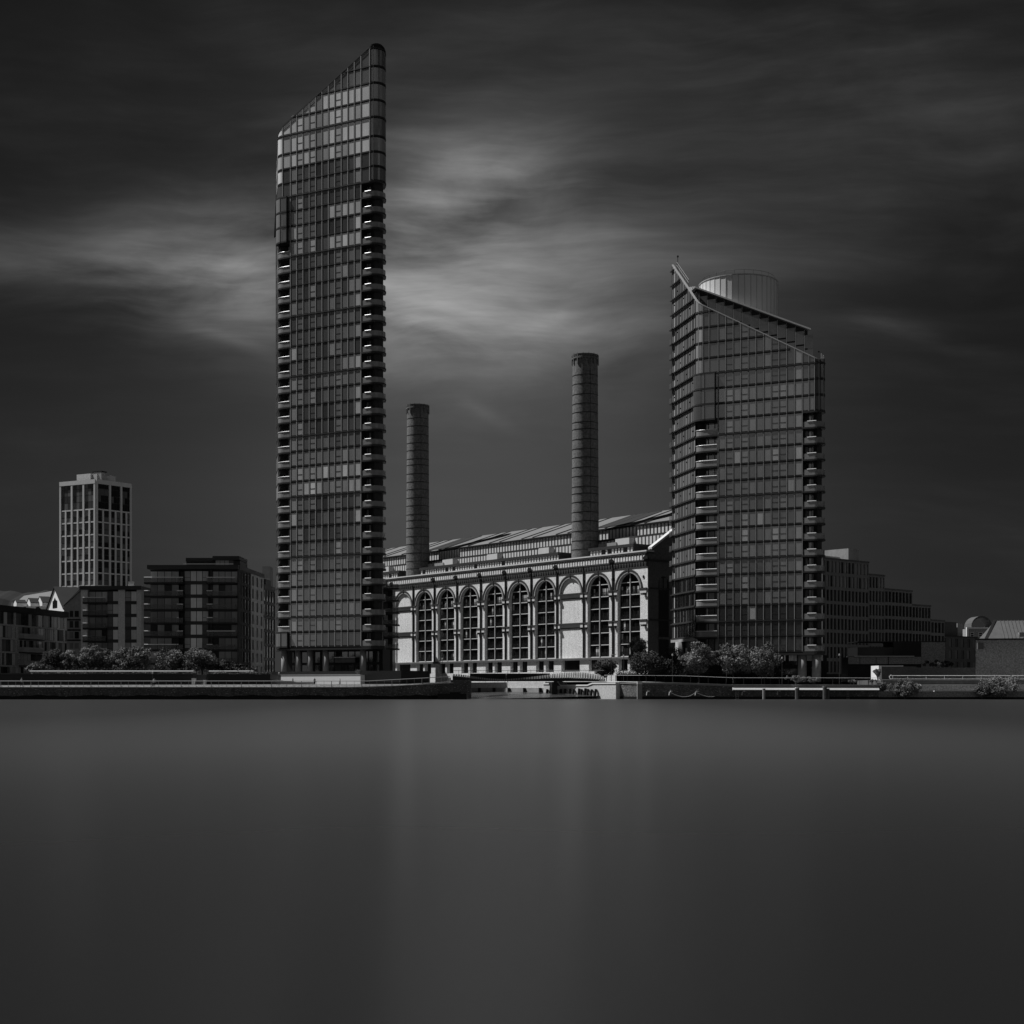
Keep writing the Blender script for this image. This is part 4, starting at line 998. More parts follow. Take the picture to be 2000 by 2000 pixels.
# ================================================================ OTHER BUILDINGS
rb = random.Random(11)
def block(root, F, s0, s1, depth, z0, z1, wallm, roofm='droof', roof_h=.35, over=.3, name='wall'):
    m = MB(); m.box(F, s0, s1, -depth, -.30, z0, z1); m.build('inner_wall', 'bmetal', root)
    if roofm:
        m = MB(); m.box(F, s0 - over, s1 + over, -depth - .1, over, z1, z1 + roof_h); m.build('roof', roofm, root)
def grid(root, F, s0, s1, z0, z1, floors, bays, wallm, pier=.35, sill=.5, bm=None, tones=(.02, .05), split=0, wname='window', wins=None, first_pier=None, tfun=None):
    """wall of piers and bands with window openings; every window is its own part"""
    wb = MB(); h = (z1 - z0) / floors; w = (s1 - s0) / bays
    for i in range(floors + 1):
        zz = z0 + h * i; wb.box(F, s0, s1, -.3, 0, max(z0, zz - sill / 2), min(z1, zz + sill / 2))
    for k in range(bays + 1):
        x = s0 + w * k
        for i in range(floors):
            wb.box(F, max(s0, x - pier * w / 2), min(s1, x + pier * w / 2), -.3, 0, z0 + h * i + sill / 2, z0 + h * (i + 1) - sill / 2)
    wb.build('wall', wallm, root)
    own = wins is None
    if own: wins = []
    for i in range(floors):
        for k in range(bays):
            a, b = s0 + w * k + pier * w / 2, s0 + w * (k + 1) - pier * w / 2; za, zb = z0 + h * i + sill / 2, z0 + h * (i + 1) - sill / 2
            m = MB(); n = split + 1
            for j in range(n):
                x0 = a + (b - a) * j / n; x1 = a + (b - a) * (j + 1) / n; t = tfun(i, k, j) if tfun else rb.uniform(*tones)
                m.face([F.p(x0 + .04, -.22, za), F.p(x1 - .04, -.22, za), F.p(x1 - .04, -.22, zb), F.p(x0 + .04, -.22, zb)], t)
            wins.append(((b - a) * (zb - za), m))
    if own: parts(root, wins, wname, 'pane')
    return wins

# ---- white residential tower far left
Ft = frame(187, 680, -4540); Fu = frame(187, 680, 3280); zt = zat(936, 680)
wt = thing('residential_tower', 'distant white gridded residential tower at far left', 'tower', (Ft.o.x, 680, 3))
L0 = s_at(Ft, 117.5); R0 = s_at(Fu, 256)
def corner(F, s): q = F.p(s, 0, 0); return (q.x, q.y)
A, B, C = corner(Ft, L0), (Ft.o.x, Ft.o.y), corner(Fu, R0); Dp = (A[0] + C[0] - B[0], A[1] + C[1] - B[1])
m = MB(); m.prism([A, B, C, Dp], 3, zt - .5); m.build('core', 'dmetal', wt)
z5 = zat(994, 680); W = []
pil = MB(); bnd = MB()
for F, e0, e1, pb, wn in ((Ft, L0, 0, [118.5 + 22.8 * k for k in range(4)], 1), (Fu, 0, R0, [187, 214, 236, 256], 1)):
    xs = [s_at(F, p) for p in pb]; xs[0] = e0 if e0 < 0 else 0; xs[-1] = e1
    for k, x in enumerate(xs):
        wd = 1.0 if not (F is Fu and k == 0) else 1.8
        a, b = (x - wd * .5, x + wd * .5); a = max(a, e0); b = min(b, e1)
        if b - a < .9: (a, b) = (e0, e0 + .9) if x < (e0 + e1) / 2 else (e1 - .9, e1)
        pil.box(F, a, b, -.6, .55, 3, zt - 2.0)
    for a, b in zip(xs, xs[1:]):
        mid = (a + b) / 2; pil.box(F, mid - .42, mid + .42, -.6, .5, 3, z5)
        z = z5
        while z > 20:
            bnd.box(F, a + .5, b - .5, -.6, .38, z - .3, z + .3)
            for (x0, x1) in ((a + .5, mid - .45), (mid + .45, b - .5)):
                mm_ = MB()
                for hh in (0, 1):
                    zz = z - .5 - 5.6 + hh * 2.9; mm_.face([F.p(x0, .06, zz), F.p(x1, .06, zz), F.p(x1, .06, zz + 2.5), F.p(x0, .06, zz + 2.5)], rb.choice((.03, .06, .14, .2)) if F is Ft else rb.choice((.01, .02, .12)))
                W.append((3 - z * .001, mm_))
            z -= 6.05
        for kk in range(4):
            zz = z5 + .6 + kk * 3.15; n = 3
            for j in range(n):
                x0 = a + .7 + (b - a - 1.4) * j / n; x1 = a + .7 + (b - a - 1.4) * (j + 1) / n; mm_ = MB()
                mm_.face([F.p(x0 + .08, .06, zz), F.p(x1 - .08, .06, zz), F.p(x1 - .08, .06, zz + 2.9), F.p(x0 + .08, .06, zz + 2.9)], rb.choice((.05, .08, .14)) if F is Ft else rb.choice((.005, .01, .1))); W.append((5, mm_))
    bnd.box(F, e0, e1, -.6, .62, zt - 2.0, zt)
pil.build('pilasters', 'cladding', wt); bnd.build('floor_bands', 'cladding', wt); parts(wt, W, 'window', 'pane')
m = MB(); m.box(Ft, s_at(Ft, 141), s_at(Ft, 168), -8, -3, zt, zat(927.5, 690)); m.build('plant_room', 'cladding', wt)
m = MB(); m.box(Fu, s_at(Fu, 197), s_at(Fu, 233), -8, -3, zt, zt + 3.2); m.box(Ft, s_at(Ft, 170), s_at(Ft, 186), -7, -4, zt, zt + 4); m.build('roof_screen', 'fin', wt)
m = MB(); m.box(Ft, s_at(Ft, 169), s_at(Ft, 187), -7.6, -3.9, zt + 4, zt + 4.6); m.build('screen_frame', 'bmetal', wt)

# ---- far left apartments, seen along their front
Fa = frame(40, 320, 1560); rootA = thing('apartment_block', 'low dark balconied apartment block at the far left edge', 'apartments', (Fa.o.x, 320, 3), 'riverside apartment blocks')
a0, a1 = s_at(Fa, -25), s_at(Fa, 131); zt = zf(Fa, 40, 1197)
block(rootA, Fa, a0, a1, 16, 3, zt, 'dkbrick', roof_h=1.3)
W = []; wb = MB()
for i in range(5):
    z0 = zt - 2.75 - i * 3.0; wb.box(Fa, a0, a1, -.3, .05, z0 - .35, z0)
    k = a0
    while k < a1 - .5:
        wdt = rb.choice((1.0, 1.5, .8)); typ = rb.random()
        if typ < .28: wb.box(Fa, k, k + wdt * .8, -.3, .06, z0, z0 + 2.65)
        else:
            mm_ = MB(); mm_.face([Fa.p(k + .06, -.1, z0 + .05), Fa.p(min(k + wdt, a1) - .06, -.1, z0 + .05), Fa.p(min(k + wdt, a1) - .06, -.1, z0 + 2.6), Fa.p(k + .06, -.1, z0 + 2.6)], rb.choice((.02, .04, .1, .25, .4))); W.append((wdt, mm_))
        k += wdt
wb.build('wall', 'midbrick', rootA); parts(rootA, W, 'window', 'pane')
m = MB()
for i in range(1, 5):
    z0 = zt - 2.75 - i * 3.0; bs = s_at(Fa, 36); be = s_at(Fa, 76)
    b_ = MB(); b_.box(Fa, bs, be, 0, 1.4, z0 - .25, z0); o = b_.build('balcony', 'bmetal', rootA)
    b_ = MB(); b_.box(Fa, bs, be, 1.3, 1.4, z0, z0 + 1.1); b_.box(Fa, bs, bs + .1, 0, 1.4, z0, z0 + 1.1); b_.build('balustrade', 'balf', o)

# ---- gabled houses
gh = thing('house', 'white gabled house with a narrow arched gable window', 'house', (at(108, 372).x, 372, 3))
Fg = frame(91, 370, -900); e0, e1 = 0, s_at(Fg, 125); mid = s_at(Fg, 107.5); ze = zat(1194, 372); za = zat(1152, 372)
m = MB(); m.box(Fg, e0, e1, -14, -.05, 3, ze - 1.2); m.face([Fg.p(e0, 0, 3), Fg.p(e1, 0, 3), Fg.p(e1, 0, ze), Fg.p(mid, 0, za), Fg.p(e0, 0, ze)]); m.build('gable_wall', 'white', gh)
m = MB()
for x0, z0_, x1, z1_ in ((e0 - .5, ze - .6, mid, za), (mid, za, e1 + .4, ze - .4)):
    m.hexa([Fg.p(x0, .35, z0_), Fg.p(x1, .35, z1_), Fg.p(x1, -14, z1_), Fg.p(x0, -14, z0_), Fg.p(x0, .35, z0_ + .3), Fg.p(x1, .35, z1_ + .3), Fg.p(x1, -14, z1_ + .3), Fg.p(x0, -14, z0_ + .3)])
m.build('roof', 'droof', gh)
m = MB(); w2 = (e1 - e0) * .13; zb_ = ze + .4; m.face([Fg.p(mid - w2, .06, zb_), Fg.p(mid + w2, .06, zb_), Fg.p(mid + w2, .06, zb_ + 1.8), Fg.p(mid + w2 * .5, .06, zb_ + 1.9), Fg.p(mid, .06, zb_ + 2.7), Fg.p(mid - w2 * .5, .06, zb_ + 1.9), Fg.p(mid - w2, .06, zb_ + 1.8)], .01); m.build('gable_window', 'pane', gh)
lh = thing('house', 'long low house with pale sloping roof and three small white dormers', 'house', (at(60, 385).x, 385, 3))
Fl = frame(20, 384, None); l0, l1 = 0, s_at(Fl, 104); zr0_, zr1_ = zat(1176, 384), zat(1164, 390)
m = MB(); m.box(Fl, l0, l1, -12, 0, 3, zat(1190, 384)); m.build('wall', 'dkbrick', lh)
m = MB(); m.hexa([Fl.p(l0 + .5, -1, zr0_ - .5), Fl.p(l1, -1, zr0_ + 1.5), Fl.p(l1, -9, zr0_ + 1.5), Fl.p(l0 + .5, -9, zr0_ - .5), Fl.p(l0 + 2, -5, zr1_), Fl.p(l1, -5, zat(1152, 389)), Fl.p(l1, -5.2, zat(1152, 389)), Fl.p(l0 + 2, -5.2, zr1_)]); m.build('upper_roof', 'sroof', lh)
m = MB(); m.hexa([Fl.p(l0, .4, zat(1190, 384)), Fl.p(l1, .4, zat(1190, 384)), Fl.p(l1, -3, zat(1190, 384)), Fl.p(l0, -3, zat(1190, 384)), Fl.p(l0, -1, zr0_), Fl.p(l1, -1, zr0_), Fl.p(l1, -3, zr0_), Fl.p(l0, -3, zr0_)]); m.build('lower_roof', 'droof', lh)
Fl_ = Fl
for p0, p1, pt in ((31, 37, 1173), (57, 64, 1170), (77, 87, 1167)):
    Fl = frame(p0, 383, -900)
    x0, x1 = 0.0, s_at(Fl, p1); xm = (x0 + x1) / 2; zb_ = zat(1179, 383); zt_ = zat(pt, 383)
    m = MB(); m.prism([Fl.p(x0, .6, 0).to_2d(), Fl.p(x1, .6, 0).to_2d(), Fl.p(x1, -2.0, 0).to_2d(), Fl.p(x0, -2.0, 0).to_2d()], zb_ - .8, zb_); m.face([Fl.p(x0, .6, zb_), Fl.p(x1, .6, zb_), Fl.p(xm, .6, zt_)]); o = m.build('dormer', 'white', lh)
    m = MB(); m.hexa([Fl.p(x0 - .2, .5, zb_), Fl.p(xm, .5, zt_), Fl.p(xm, -2, zt_), Fl.p(x0 - .2, -2, zb_), Fl.p(x0 - .2, .7, zb_ + .15), Fl.p(xm, .7, zt_ + .2), Fl.p(xm, -2, zt_ + .2), Fl.p(x0 - .2, -2, zb_ + .15)]); m.hexa([Fl.p(xm, .5, zt_), Fl.p(x1 + .2, .5, zb_), Fl.p(x1 + .2, -2, zb_), Fl.p(xm, -2, zt_), Fl.p(xm, .7, zt_ + .2), Fl.p(x1 + .2, .7, zb_ + .15), Fl.p(x1 + .2, -2, zb_ + .15), Fl.p(xm, -2, zt_ + .2)]); m.build('dormer_roof', 'droof', o)
Fl = Fl_
gy = thing('house', 'grey rendered house with mono pitched roof beside the white gable', 'house', (at(142, 355).x, 355, 3))
Fy = frame(125, 354, None); y1 = s_at(Fy, 160); zlo, zhi = zat(1184, 354), zat(1152, 354)
m = MB(); m.hexa([Fy.p(0, 0, 3), Fy.p(y1, 0, 3), Fy.p(y1, -10, 3), Fy.p(0, -10, 3), Fy.p(0, 0, zlo), Fy.p(y1, 0, zhi), Fy.p(y1, -10, zhi), Fy.p(0, -10, zlo)]); m.build('wall', 'conc', gy)
m = MB(); m.hexa([Fy.p(-.2, .3, zlo + .02), Fy.p(y1, .3, zhi + .02), Fy.p(y1, -10, zhi + .02), Fy.p(-.2, -10, zlo + .02), Fy.p(-.2, .2, zlo + .5), Fy.p(y1, .2, zhi + .8), Fy.p(y1, -10, zhi + .8), Fy.p(-.2, -10, zlo + .5)]); m.build('roof', 'sroof', gy)
for py0, py1, t in ((1193, 1205, .03), (1213, 1226, .05), (1234, 1247, .2), (1256, 1267, .2)):
    for a, b in ((136, 143), (146, 154)):
        m = MB(); m.face([Fy.p(s_at(Fy, a), .05, zat(py1, 354)), Fy.p(s_at(Fy, b), .05, zat(py1, 354)), Fy.p(s_at(Fy, b), .05, zat(py0, 354)), Fy.p(s_at(Fy, a), .05, zat(py0, 354))], t if rb.random() < .6 else .02); m.build('window', 'pane', gy)
m = MB()
for py in (1210, 1230, 1250): m.box(Fy, s_at(Fy, 131), y1, 0, .04, zat(py + 2, 354), zat(py - 1, 354))
m.build('spandrel', 'bmetal', gy)

# ---- riverside apartment blocks with balconies
def apt(label, px0, px1, Y, ytop, nfl, fh, segs, roof_over=.6, ground=3.0, roof_h=1.0, cap=100, depth=16):
    """segs: (px a, px b, kind) with kind brick / glass / recess / balcony"""
    F = frame(px0, Y, None); root = thing('apartment_block', label, 'apartments', (at((px0 + px1) / 2, Y).x, Y, ground), 'riverside apartment blocks')
    zt = zat(ytop, Y); s1 = s_at(F, px1)
    m = MB(); m.box(F, 0, s1, -depth, -2.2, ground, zt); m.build('inner_wall', 'bmetal', root)
    m = MB(); m.box(F, -.2, s1 + .1, -depth, roof_over, zt, zt + roof_h); m.build('roof', 'dmetal', root)
    W = []; wl = {}; bn = MB()
    for a, b, kind in segs:
        x0, x1 = s_at(F, a), s_at(F, b)
        for i in range(nfl):
            z1 = zt - i * fh; z0 = z1 - fh
            if z0 < ground - .5: continue
            if kind.startswith('brick'):
                wl.setdefault((kind, a), MB()).box(F, x0, x1, -2.2, 0 if kind != 'brickd' else -.8, z0, z1)
            elif kind == 'glass':
                n = max(2, round((x1 - x0) / 1.3)); bn.box(F, x0, x1, -2.2, -.05, z0 - .3, z0 + .3)
                for j in range(n):
                    u0 = x0 + (x1 - x0) * j / n; u1 = x0 + (x1 - x0) * (j + 1) / n; mm_ = MB(); t = rb.choice((.08, .12, .3, .4)) if j not in (1, 2) else rb.uniform(.5, .75)
                    zz = [z0 + .35, z1 - .35] if j in (1, 2) else [z0 + .35, z0 + 1.2, z1 - .35]
                    for q0, q1 in zip(zz, zz[1:]): mm_.face([F.p(u0 + .07, -.15, q0 + .04), F.p(u1 - .07, -.15, q0 + .04), F.p(u1 - .07, -.15, q1 - .04), F.p(u0 + .07, -.15, q1 - .04)], t)
                    W.append((2, mm_))
                bn.box(F, x0, x1, -2.2, -.3, z0 + .3, z1 - .3)
            elif kind in ('balcony', 'recess'):
                n = max(2, round((x1 - x0) / 1.45))
                for j in range(n):
                    u0 = x0 + (x1 - x0) * j / n; u1 = x0 + (x1 - x0) * (j + 1) / n; mm_ = MB(); t = rb.choice((.3, .45, .5, .04, .35)) if kind == 'balcony' else .02
                    if i == 0 and kind == 'balcony': t = rb.uniform(.6, .75)
                    mm_.face([F.p(u0 + .06, -1.2 if kind == 'balcony' else -2.1, z0 + .1), F.p(u1 - .06, -1.2 if kind == 'balcony' else -2.1, z0 + .1), F.p(u1 - .06, -1.2 if kind == 'balcony' else -2.1, z1 - .4), F.p(u0 + .06, -1.2 if kind == 'balcony' else -2.1, z1 - .4)], t); W.append((1.5, mm_))
                if kind == 'balcony': bn.box(F, x0, x1, -2.2, -1.3, z0, z1)
                m = MB(); m.box(F, x0 - (.9 if kind == 'balcony' else 0), x1, -1.2, .9, z0 - .32, z0 + .05); o = m.build('balcony', 'bmetal', root)
                m = MB(); m.box(F, x0 - (.9 if kind == 'balcony' else 0), x1 - .1, .8, .86, z0 + .05, z0 + 1.12); m.build('balustrade', 'bal', o)
                m = MB(); m.tube([F.p(x0 - (.9 if kind == 'balcony' else 0), .83, z0 + 1.17), F.p((x1 - .1) if i == 0 or rb.random() < .3 else x0 + .4, .83, z0 + 1.17)], .09, 6); m.build('handrail', 'steel', o)
                if kind == 'balcony' and i > 0 and rb.random() < .7:
                    m = MB(); q0 = x0 + rb.random() * (x1 - x0 - 1.6)
                    for _ in range(14):
                        c = F.p(q0 + rb.random() * 1.4, .4 + rb.random() * .3, z0 + .3 + rb.random() * .8); r_ = .22
                        for __ in range(3):
                            d1 = Vector((rb.uniform(-1, 1), rb.uniform(-1, 1), rb.uniform(-1, 1))) * r_; d2 = Vector((rb.uniform(-1, 1), rb.uniform(-1, 1), rb.uniform(-1, 1))) * r_
                            m.face([c, c + d1, c + d2], 1.0)
                    m.build('balcony_plants', 'leaf', o)
    for k, mb in wl.items(): mb.build('brick_wall', {'brick': 'ltbrick', 'brickm': 'midbrick', 'brickd': 'dkbrick'}[k[0]], root)
    bn.build('floor_band', 'dmetal', root); parts(root, W, 'window', 'pane', cap)
    return root, F, zt
r2, F2, z2 = apt('dark flat roofed apartment block with pale brick pillars left of the taller one', 158, 276, 336, 1152, 6, 3.0, [(158, 171, 'brick'), (171, 209, 'balcony'), (209, 231, 'glass'), (231, 244, 'brick'), (244, 267, 'glass'), (267, 276, 'brick')], roof_h=.9)
m = MB(); zz = zat(1141, 333); m.box(F2, s_at(F2, 181), s_at(F2, 272), -3, -2.9, zz - .1, zz + .05)
for k in range(8): m.box(F2, s_at(F2, 181 + k * 13), s_at(F2, 181 + k * 13) + .05, -3, -2.95, z2 + .9, zz)
m.build('roof_rail', 'steel', r2)
m = MB(); m.box(F2, s_at(F2, 243), s_at(F2, 254), -4, -3.2, z2 + .9, z2 + 2.2); m.build('roof_cowl', 'white', r2)
r3, F3, z3 = apt('largest dark apartment block with stacked planted balconies left of the tall tower', 291, 466, 320, 1112, 8, 2.99, [(291, 347, 'balcony'), (347, 360, 'recess'), (360, 407, 'glass'), (407, 413, 'brickd'), (413, 462, 'balcony'), (462, 466, 'brickd')], roof_h=.9, roof_over=1.0)
F3b = frame(466, 320, 1130); b1 = s_at(F3b, 490); b2 = s_at(F3b, 515)
m = MB(); m.box(F3b, 0, b2, -8, .0 + .2, z3, z3 + .95); m.build('side_roof', 'dmetal', r3)
W = grid(r3, F3b, 0.1, b1, z3 - 8 * 2.99, z3, 8, 4, 'dkbrick', pier=.25, sill=.6, tones=(.02, .2))
W = grid(r3, F3b, b1 + .02, b2, z3 - 8 * 2.99, z3, 8, 3, 'ltbrick', pier=.62, sill=.75, tones=(.01, .03))
m = MB(); m.box(F3, s_at(F3, 358), s_at(F3, 464), -12, -3, z3 + .9, zat(1096, 324)); m.build('penthouse_wall', 'dmetal', r3)
m = MB(); m.box(F3, s_at(F3, 358), s_at(F3, 412), -12, -2.4, zat(1097, 323), zat(1090, 323)); m.box(F3, s_at(F3, 411), s_at(F3, 464), -12, -2.2, zat(1094, 323), zat(1086.5, 323)); m.build('penthouse_roof', 'dmetal', r3)
for k in range(4): a, b = 416 + k * 9, 424 + k * 9; m = MB(); m.face([F3.p(s_at(F3, a), -2.9, z3 + 1.1), F3.p(s_at(F3, b), -2.9, z3 + 1.1), F3.p(s_at(F3, b), -2.9, zat(1094.5, 323)), F3.p(s_at(F3, a), -2.9, zat(1094.5, 323))], .42 if k < 3 else .1); m.build('penthouse_window', 'pane', r3)
m = MB(); zz = zat(1102.3, 320); m.box(F3, s_at(F3, 358), s_at(F3, 456), .2, .3, zz, zz + .16); m.build('terrace_rail', 'steel', r3)
F5 = frame(515.5, 346, 1130); r5 = thing('apartment_block', 'narrow dark brick block squeezed against the tall tower', 'apartments', (F5.o.x, 346, 3), 'riverside apartment blocks')
z5b = zf(F5, 516, 1148); e5 = s_at(F5, 537); block(r5, F5, 0, e5, 8, 3, z5b, None, 'dmetal', .9, .1)
grid(r5, F5, 0, e5, z5b - 24, z5b, 7, 4, 'bmetal', pier=.12, sill=.7, tones=(.2, .4))
m = MB(); m.box(F5, s_at(F5, 527), e5, -4, -1, z5b + .9, z5b + 2.6); m.build('roof_plant', 'dmetal', r5)
F6 = frame(512, 620, None); r6 = thing('tower_block', 'pale far tower block glimpsed left of the tall tower', 'tower', (F6.o.x, 620, 3))
m = MB(); m.box(F6, 0, s_at(F6, 527), -8, 0, 3, zat(1106, 620)); m.build('wall', 'conc', r6)
m = MB()
for i in range(14): m.box(F6, 0, s_at(F6, 527), 0, .1, 10 + i * 3, 10.8 + i * 3)
m.build('window_band', 'fin', r6)

# ---- balconied blocks beside the power station
def slabs_block(label, px0, px1, Y, ztop, zbot, fh, pxb0, pxb1, cols, wallm, tones, sm='dconc', bulge=1.6):
    F = frame(px0, Y, None); root = thing('apartment_block', label, 'apartments', (at((px0 + px1) / 2, Y).x, Y, 3), 'riverside apartment blocks')
    m = MB(); m.box(F, 0, s_at(F, px1), -10, -1.2, 3, ztop); m.build('inner_wall', wallm, root)
    W = []; z = ztop; i = 0
    while z - fh > zbot:
        m = MB(); a, b = s_at(F, pxb0), s_at(F, pxb1); n = 6
        pl = [F.p(a + .8, bulge, 0), F.p(b, bulge, 0), F.p(b, -1.2, 0), F.p(a, -1.2, 0), F.p(a, bulge - .8, 0)]
        m.prism([(p.x, p.y) for p in pl], z - .3, z + .05); o = m.build('balcony', sm, root)
        m = MB(); m.prism([(p.x, p.y) for p in [F.p(a + .9, bulge - .05, 0), F.p(b - .1, bulge - .05, 0), F.p(b - .1, bulge - .12, 0), F.p(a + .9, bulge - .12, 0)]], z + .05, z + 1.1)
        m.prism([(p.x, p.y) for p in [F.p(a + .08, bulge - .9, 0), F.p(a + .9, bulge - .1, 0), F.p(a + .9, bulge - .2, 0), F.p(a + .14, bulge - .95, 0)]], z + .05, z + 1.1); m.build('balustrade', 'bal', o)
        k = .3; e = s_at(F, px1) - .3
        while k < e - .8: mm_ = MB(); mm_.face([F.p(k, -1.15, z + .1), F.p(k + .9, -1.15, z + .1), F.p(k + .9, -1.15, z + fh - .5), F.p(k, -1.15, z + fh - .5)], rb.choice(tones)); W.append((1, mm_)); k += 1.15
        z -= fh
    parts(root, W, 'window', 'pane')
    for px in cols: p = F.p(s_at(F, px), bulge - .5, 0); m = MB(); m.abox(p.x - .3, p.x + .3, p.y - .25, p.y + .25, 3, ztop); m.build('column', 'stone', root)
    return root
slabs_block('dark stepped balcony block in front of the left end of the power station', 738, 766, 352, zat(1150, 352), zat(1310, 352), 2.95, 741, 780, (), 'bmetal', (.02, .1, .3, .35), 'bmetal')
slabs_block('slim block with rounded pale balcony slabs beside the shorter glass tower', 1297, 1330, 306, zat(1084, 306), zat(1297, 306), 2.85, 1287, 1328, (1294,), 'bmetal', (.01, .02, .05), 'conc')

# ---- stepped brick block on the right
F7 = frame(1652, 314, 4165); r7 = thing('apartment_block', 'grey brick apartment block stepping down to the right', 'apartments', (F7.o.x, F7.o.y, 3), 'riverside apartment blocks')
steps = [(1606, 1697, zf(F7, 1697, 1100)), (1697, 1728, zf(F7, 1728, 1126)), (1728, 1782, zf(F7, 1782, 1156)), (1782, 1818, zf(F7, 1818, 1185)), (1818, 1845, zf(F7, 1845, 1214))]
W = []
for j, (a, b, zt_) in enumerate(steps):
    x0, x1 = s_at(F7, a), s_at(F7, b)
    m = MB(); m.box(F7, x0, x1 - .01 * j, -16, -.3, 3, zt_ - .1); m.build('inner_wall', 'bmetal', r7)
    m = MB(); m.box(F7, x0, x1 + .05, -16, .12, zt_, zt_ + .35); m.build('parapet', 'dconc', r7)
    nf_ = int((zt_ - 4) / 3.1); nbb = max(2, round((x1 - x0) / 1.35))
    tf = (lambda i, k, jj, nf=nf_, j=j: (rb.choice((.3, .35, .02, .01)) if (i >= nf - 2 and j < 1) or (i == nf - 1 and j == 1) else rb.choice((.006, .008, .01, .03))))
    grid(r7, F7, x0 + .02, x1 - .02, zt_ - nf_ * 3.1, zt_, nf_, nbb, 'gbrick', pier=.40 if j < 2 else .26, sill=.7, wins=W, tfun=tf)
parts(r7, W, 'window', 'pane')
Fp = frame(1657, 322, 4165); m = MB(); pb0 = s_at(Fp, 1677)
m.box(Fp, 0, pb0, -9, 0, steps[0][2], zat(1071, 322)); m.build('plant_room', 'conc', r7)
m = MB(); Fq = frame(1608, 318, 4165); m.box(Fq, 0, s_at(Fq, 1647), -1, -.9, steps[0][2] + .8, steps[0][2] + 1.7)
for k in range(9): m.box(Fq, k * .9, k * .9 + .07, -1, -.9, steps[0][2] + .3, steps[0][2] + 1.7)
m.build('roof_rail', 'alu', r7)
r8 = thing('apartment_block', 'dark low brick block at the foot of the stepped block', 'apartments', (at(1872, 372).x, 372, 3), 'riverside apartment blocks')
F8 = frame(1838, 368, 4165); block(r8, F8, 0, s_at(F8, 1909), 10, 3, zat(1243, 368), None, 'bmetal', .3, .1)
grid(r8, F8, 0, s_at(F8, 1909), 3.2, zat(1243, 368), 4, 6, 'dkbrick', pier=.5, sill=.8, tones=(.01, .15))
m = MB(); m.box(F8, 0, s_at(F8, 1875), -8, -1, zat(1243, 368), zat(1213, 368)); m.build('upper_storey', 'dkbrick', r8)
m = MB(); m.box(F8, s_at(F8, 1877), s_at(F8, 1887), -6, -1, zat(1243, 368), zat(1215, 368)); m.build('stair_tower', 'conc', r8)
sh = thing('shed', 'black windowless shed before the stepped block', 'shed', (at(1735, 285).x, 285, 3))
Fs = frame(1675, 284, None); m = MB(); m.box(Fs, 0, s_at(Fs, 1745), -8, 0, 3, zat(1264, 284)); m.box(Fs, s_at(Fs, 1745), s_at(Fs, 1799), -8, .1, 3, zat(1254, 284)); m.build('wall', 'bmetal', sh)
m = MB(); m.box(Fs, s_at(Fs, 1799), s_at(Fs, 1846), -8, .05, 3, zat(1254, 284)); m.build('annex_wall', 'midbrick', sh)
m = MB(); m.box(Fs, 0, s_at(Fs, 1846), -8, .16, zat(1254, 284), zat(1254, 284) + .15); m.build('roof', 'bmetal', sh)
cn_ = thing('canopy', 'long low canopy with grey fascia panels and pale roof edge', 'canopy', (at(1730, 276).x, 276, 3))
Fc = frame(1657, 276, None); m = MB()
for k, (a, b) in enumerate(((1657, 1679), (1680, 1711), (1712, 1734), (1736, 1799))): m.box(Fc, s_at(Fc, a), s_at(Fc, b), -.4, 0, zat(1297, 276), zat(1283, 276))
m.build('fascia_panel', 'midbrick', cn_)
m = MB(); m.box(Fc, s_at(Fc, 1668), s_at(Fc, 1785), -6, .3, zat(1282.5, 276), zat(1281, 276)); m.build('roof_edge', 'stone', cn_)
m = MB(); m.box(Fc, 0, s_at(Fc, 1799), -6, -.5, 3, zat(1283, 276)); m.build('back_wall', 'bmetal', cn_)

# ---- right hand wharf: white-ended wall, stepped quays, pipe rail, brick building
wl_ = thing('wharf_wall', 'dark wharf wall with bright white end and coping', 'wall', (at(1800, 256).x, 256, 2))
Fw = frame(1722, 256, None); wz_ = zat(1300, 256)
m = MB(); m.box(Fw, 0, s_at(Fw, 1790), -.5, 0, 1.5, wz_ - .15); m.box(Fw, s_at(Fw, 1790), s_at(Fw, 1912), -.5, .02, 1.5, wz_ - .35); m.build('wall', 'dkbrick', wl_)
m = MB(); m.box(Fw, -.15, s_at(Fw, 1764), -.6, .08, wz_ - .15, wz_); m.build('coping', 'stone', wl_)
m = MB(); m.hexa([Fw.p(-.55, .1, 2.4), Fw.p(-.02, .1, 2.4), Fw.p(-.02, -4, 2.4), Fw.p(-.9, -4, 2.4), Fw.p(-.55, .1, wz_), Fw.p(-.02, .1, wz_), Fw.p(-.02, -4, wz_), Fw.p(-.9, -4, wz_)]); m.build('end_wall', 'white', wl_)
sq = thing('quay_wall', 'stepped weathered quay wall with ledges at the right edge', 'river wall', (at(1850, 245).x, 245, 0))
Fz = frame(1716, 241.5, None)
def qy(t): return t
m = MB(); m.box(Fz, s_at(Fz, 1730), s_at(Fz, 2100), -20, -4, -1, zat(1328, 246)); m.build('upper_tier', 'dconc', sq)
m = MB(); m.box(Fz, s_at(Fz, 1730), s_at(Fz, 2100), -4, -2, -1, zat(1338, 244)); m.build('middle_tier', 'midbrick', sq)
m = MB(); m.box(Fz, 0, s_at(Fz, 2100), -2, 0, -1, zat(1350.5, 241.5)); m.build('lower_tier', 'midbrick', sq)
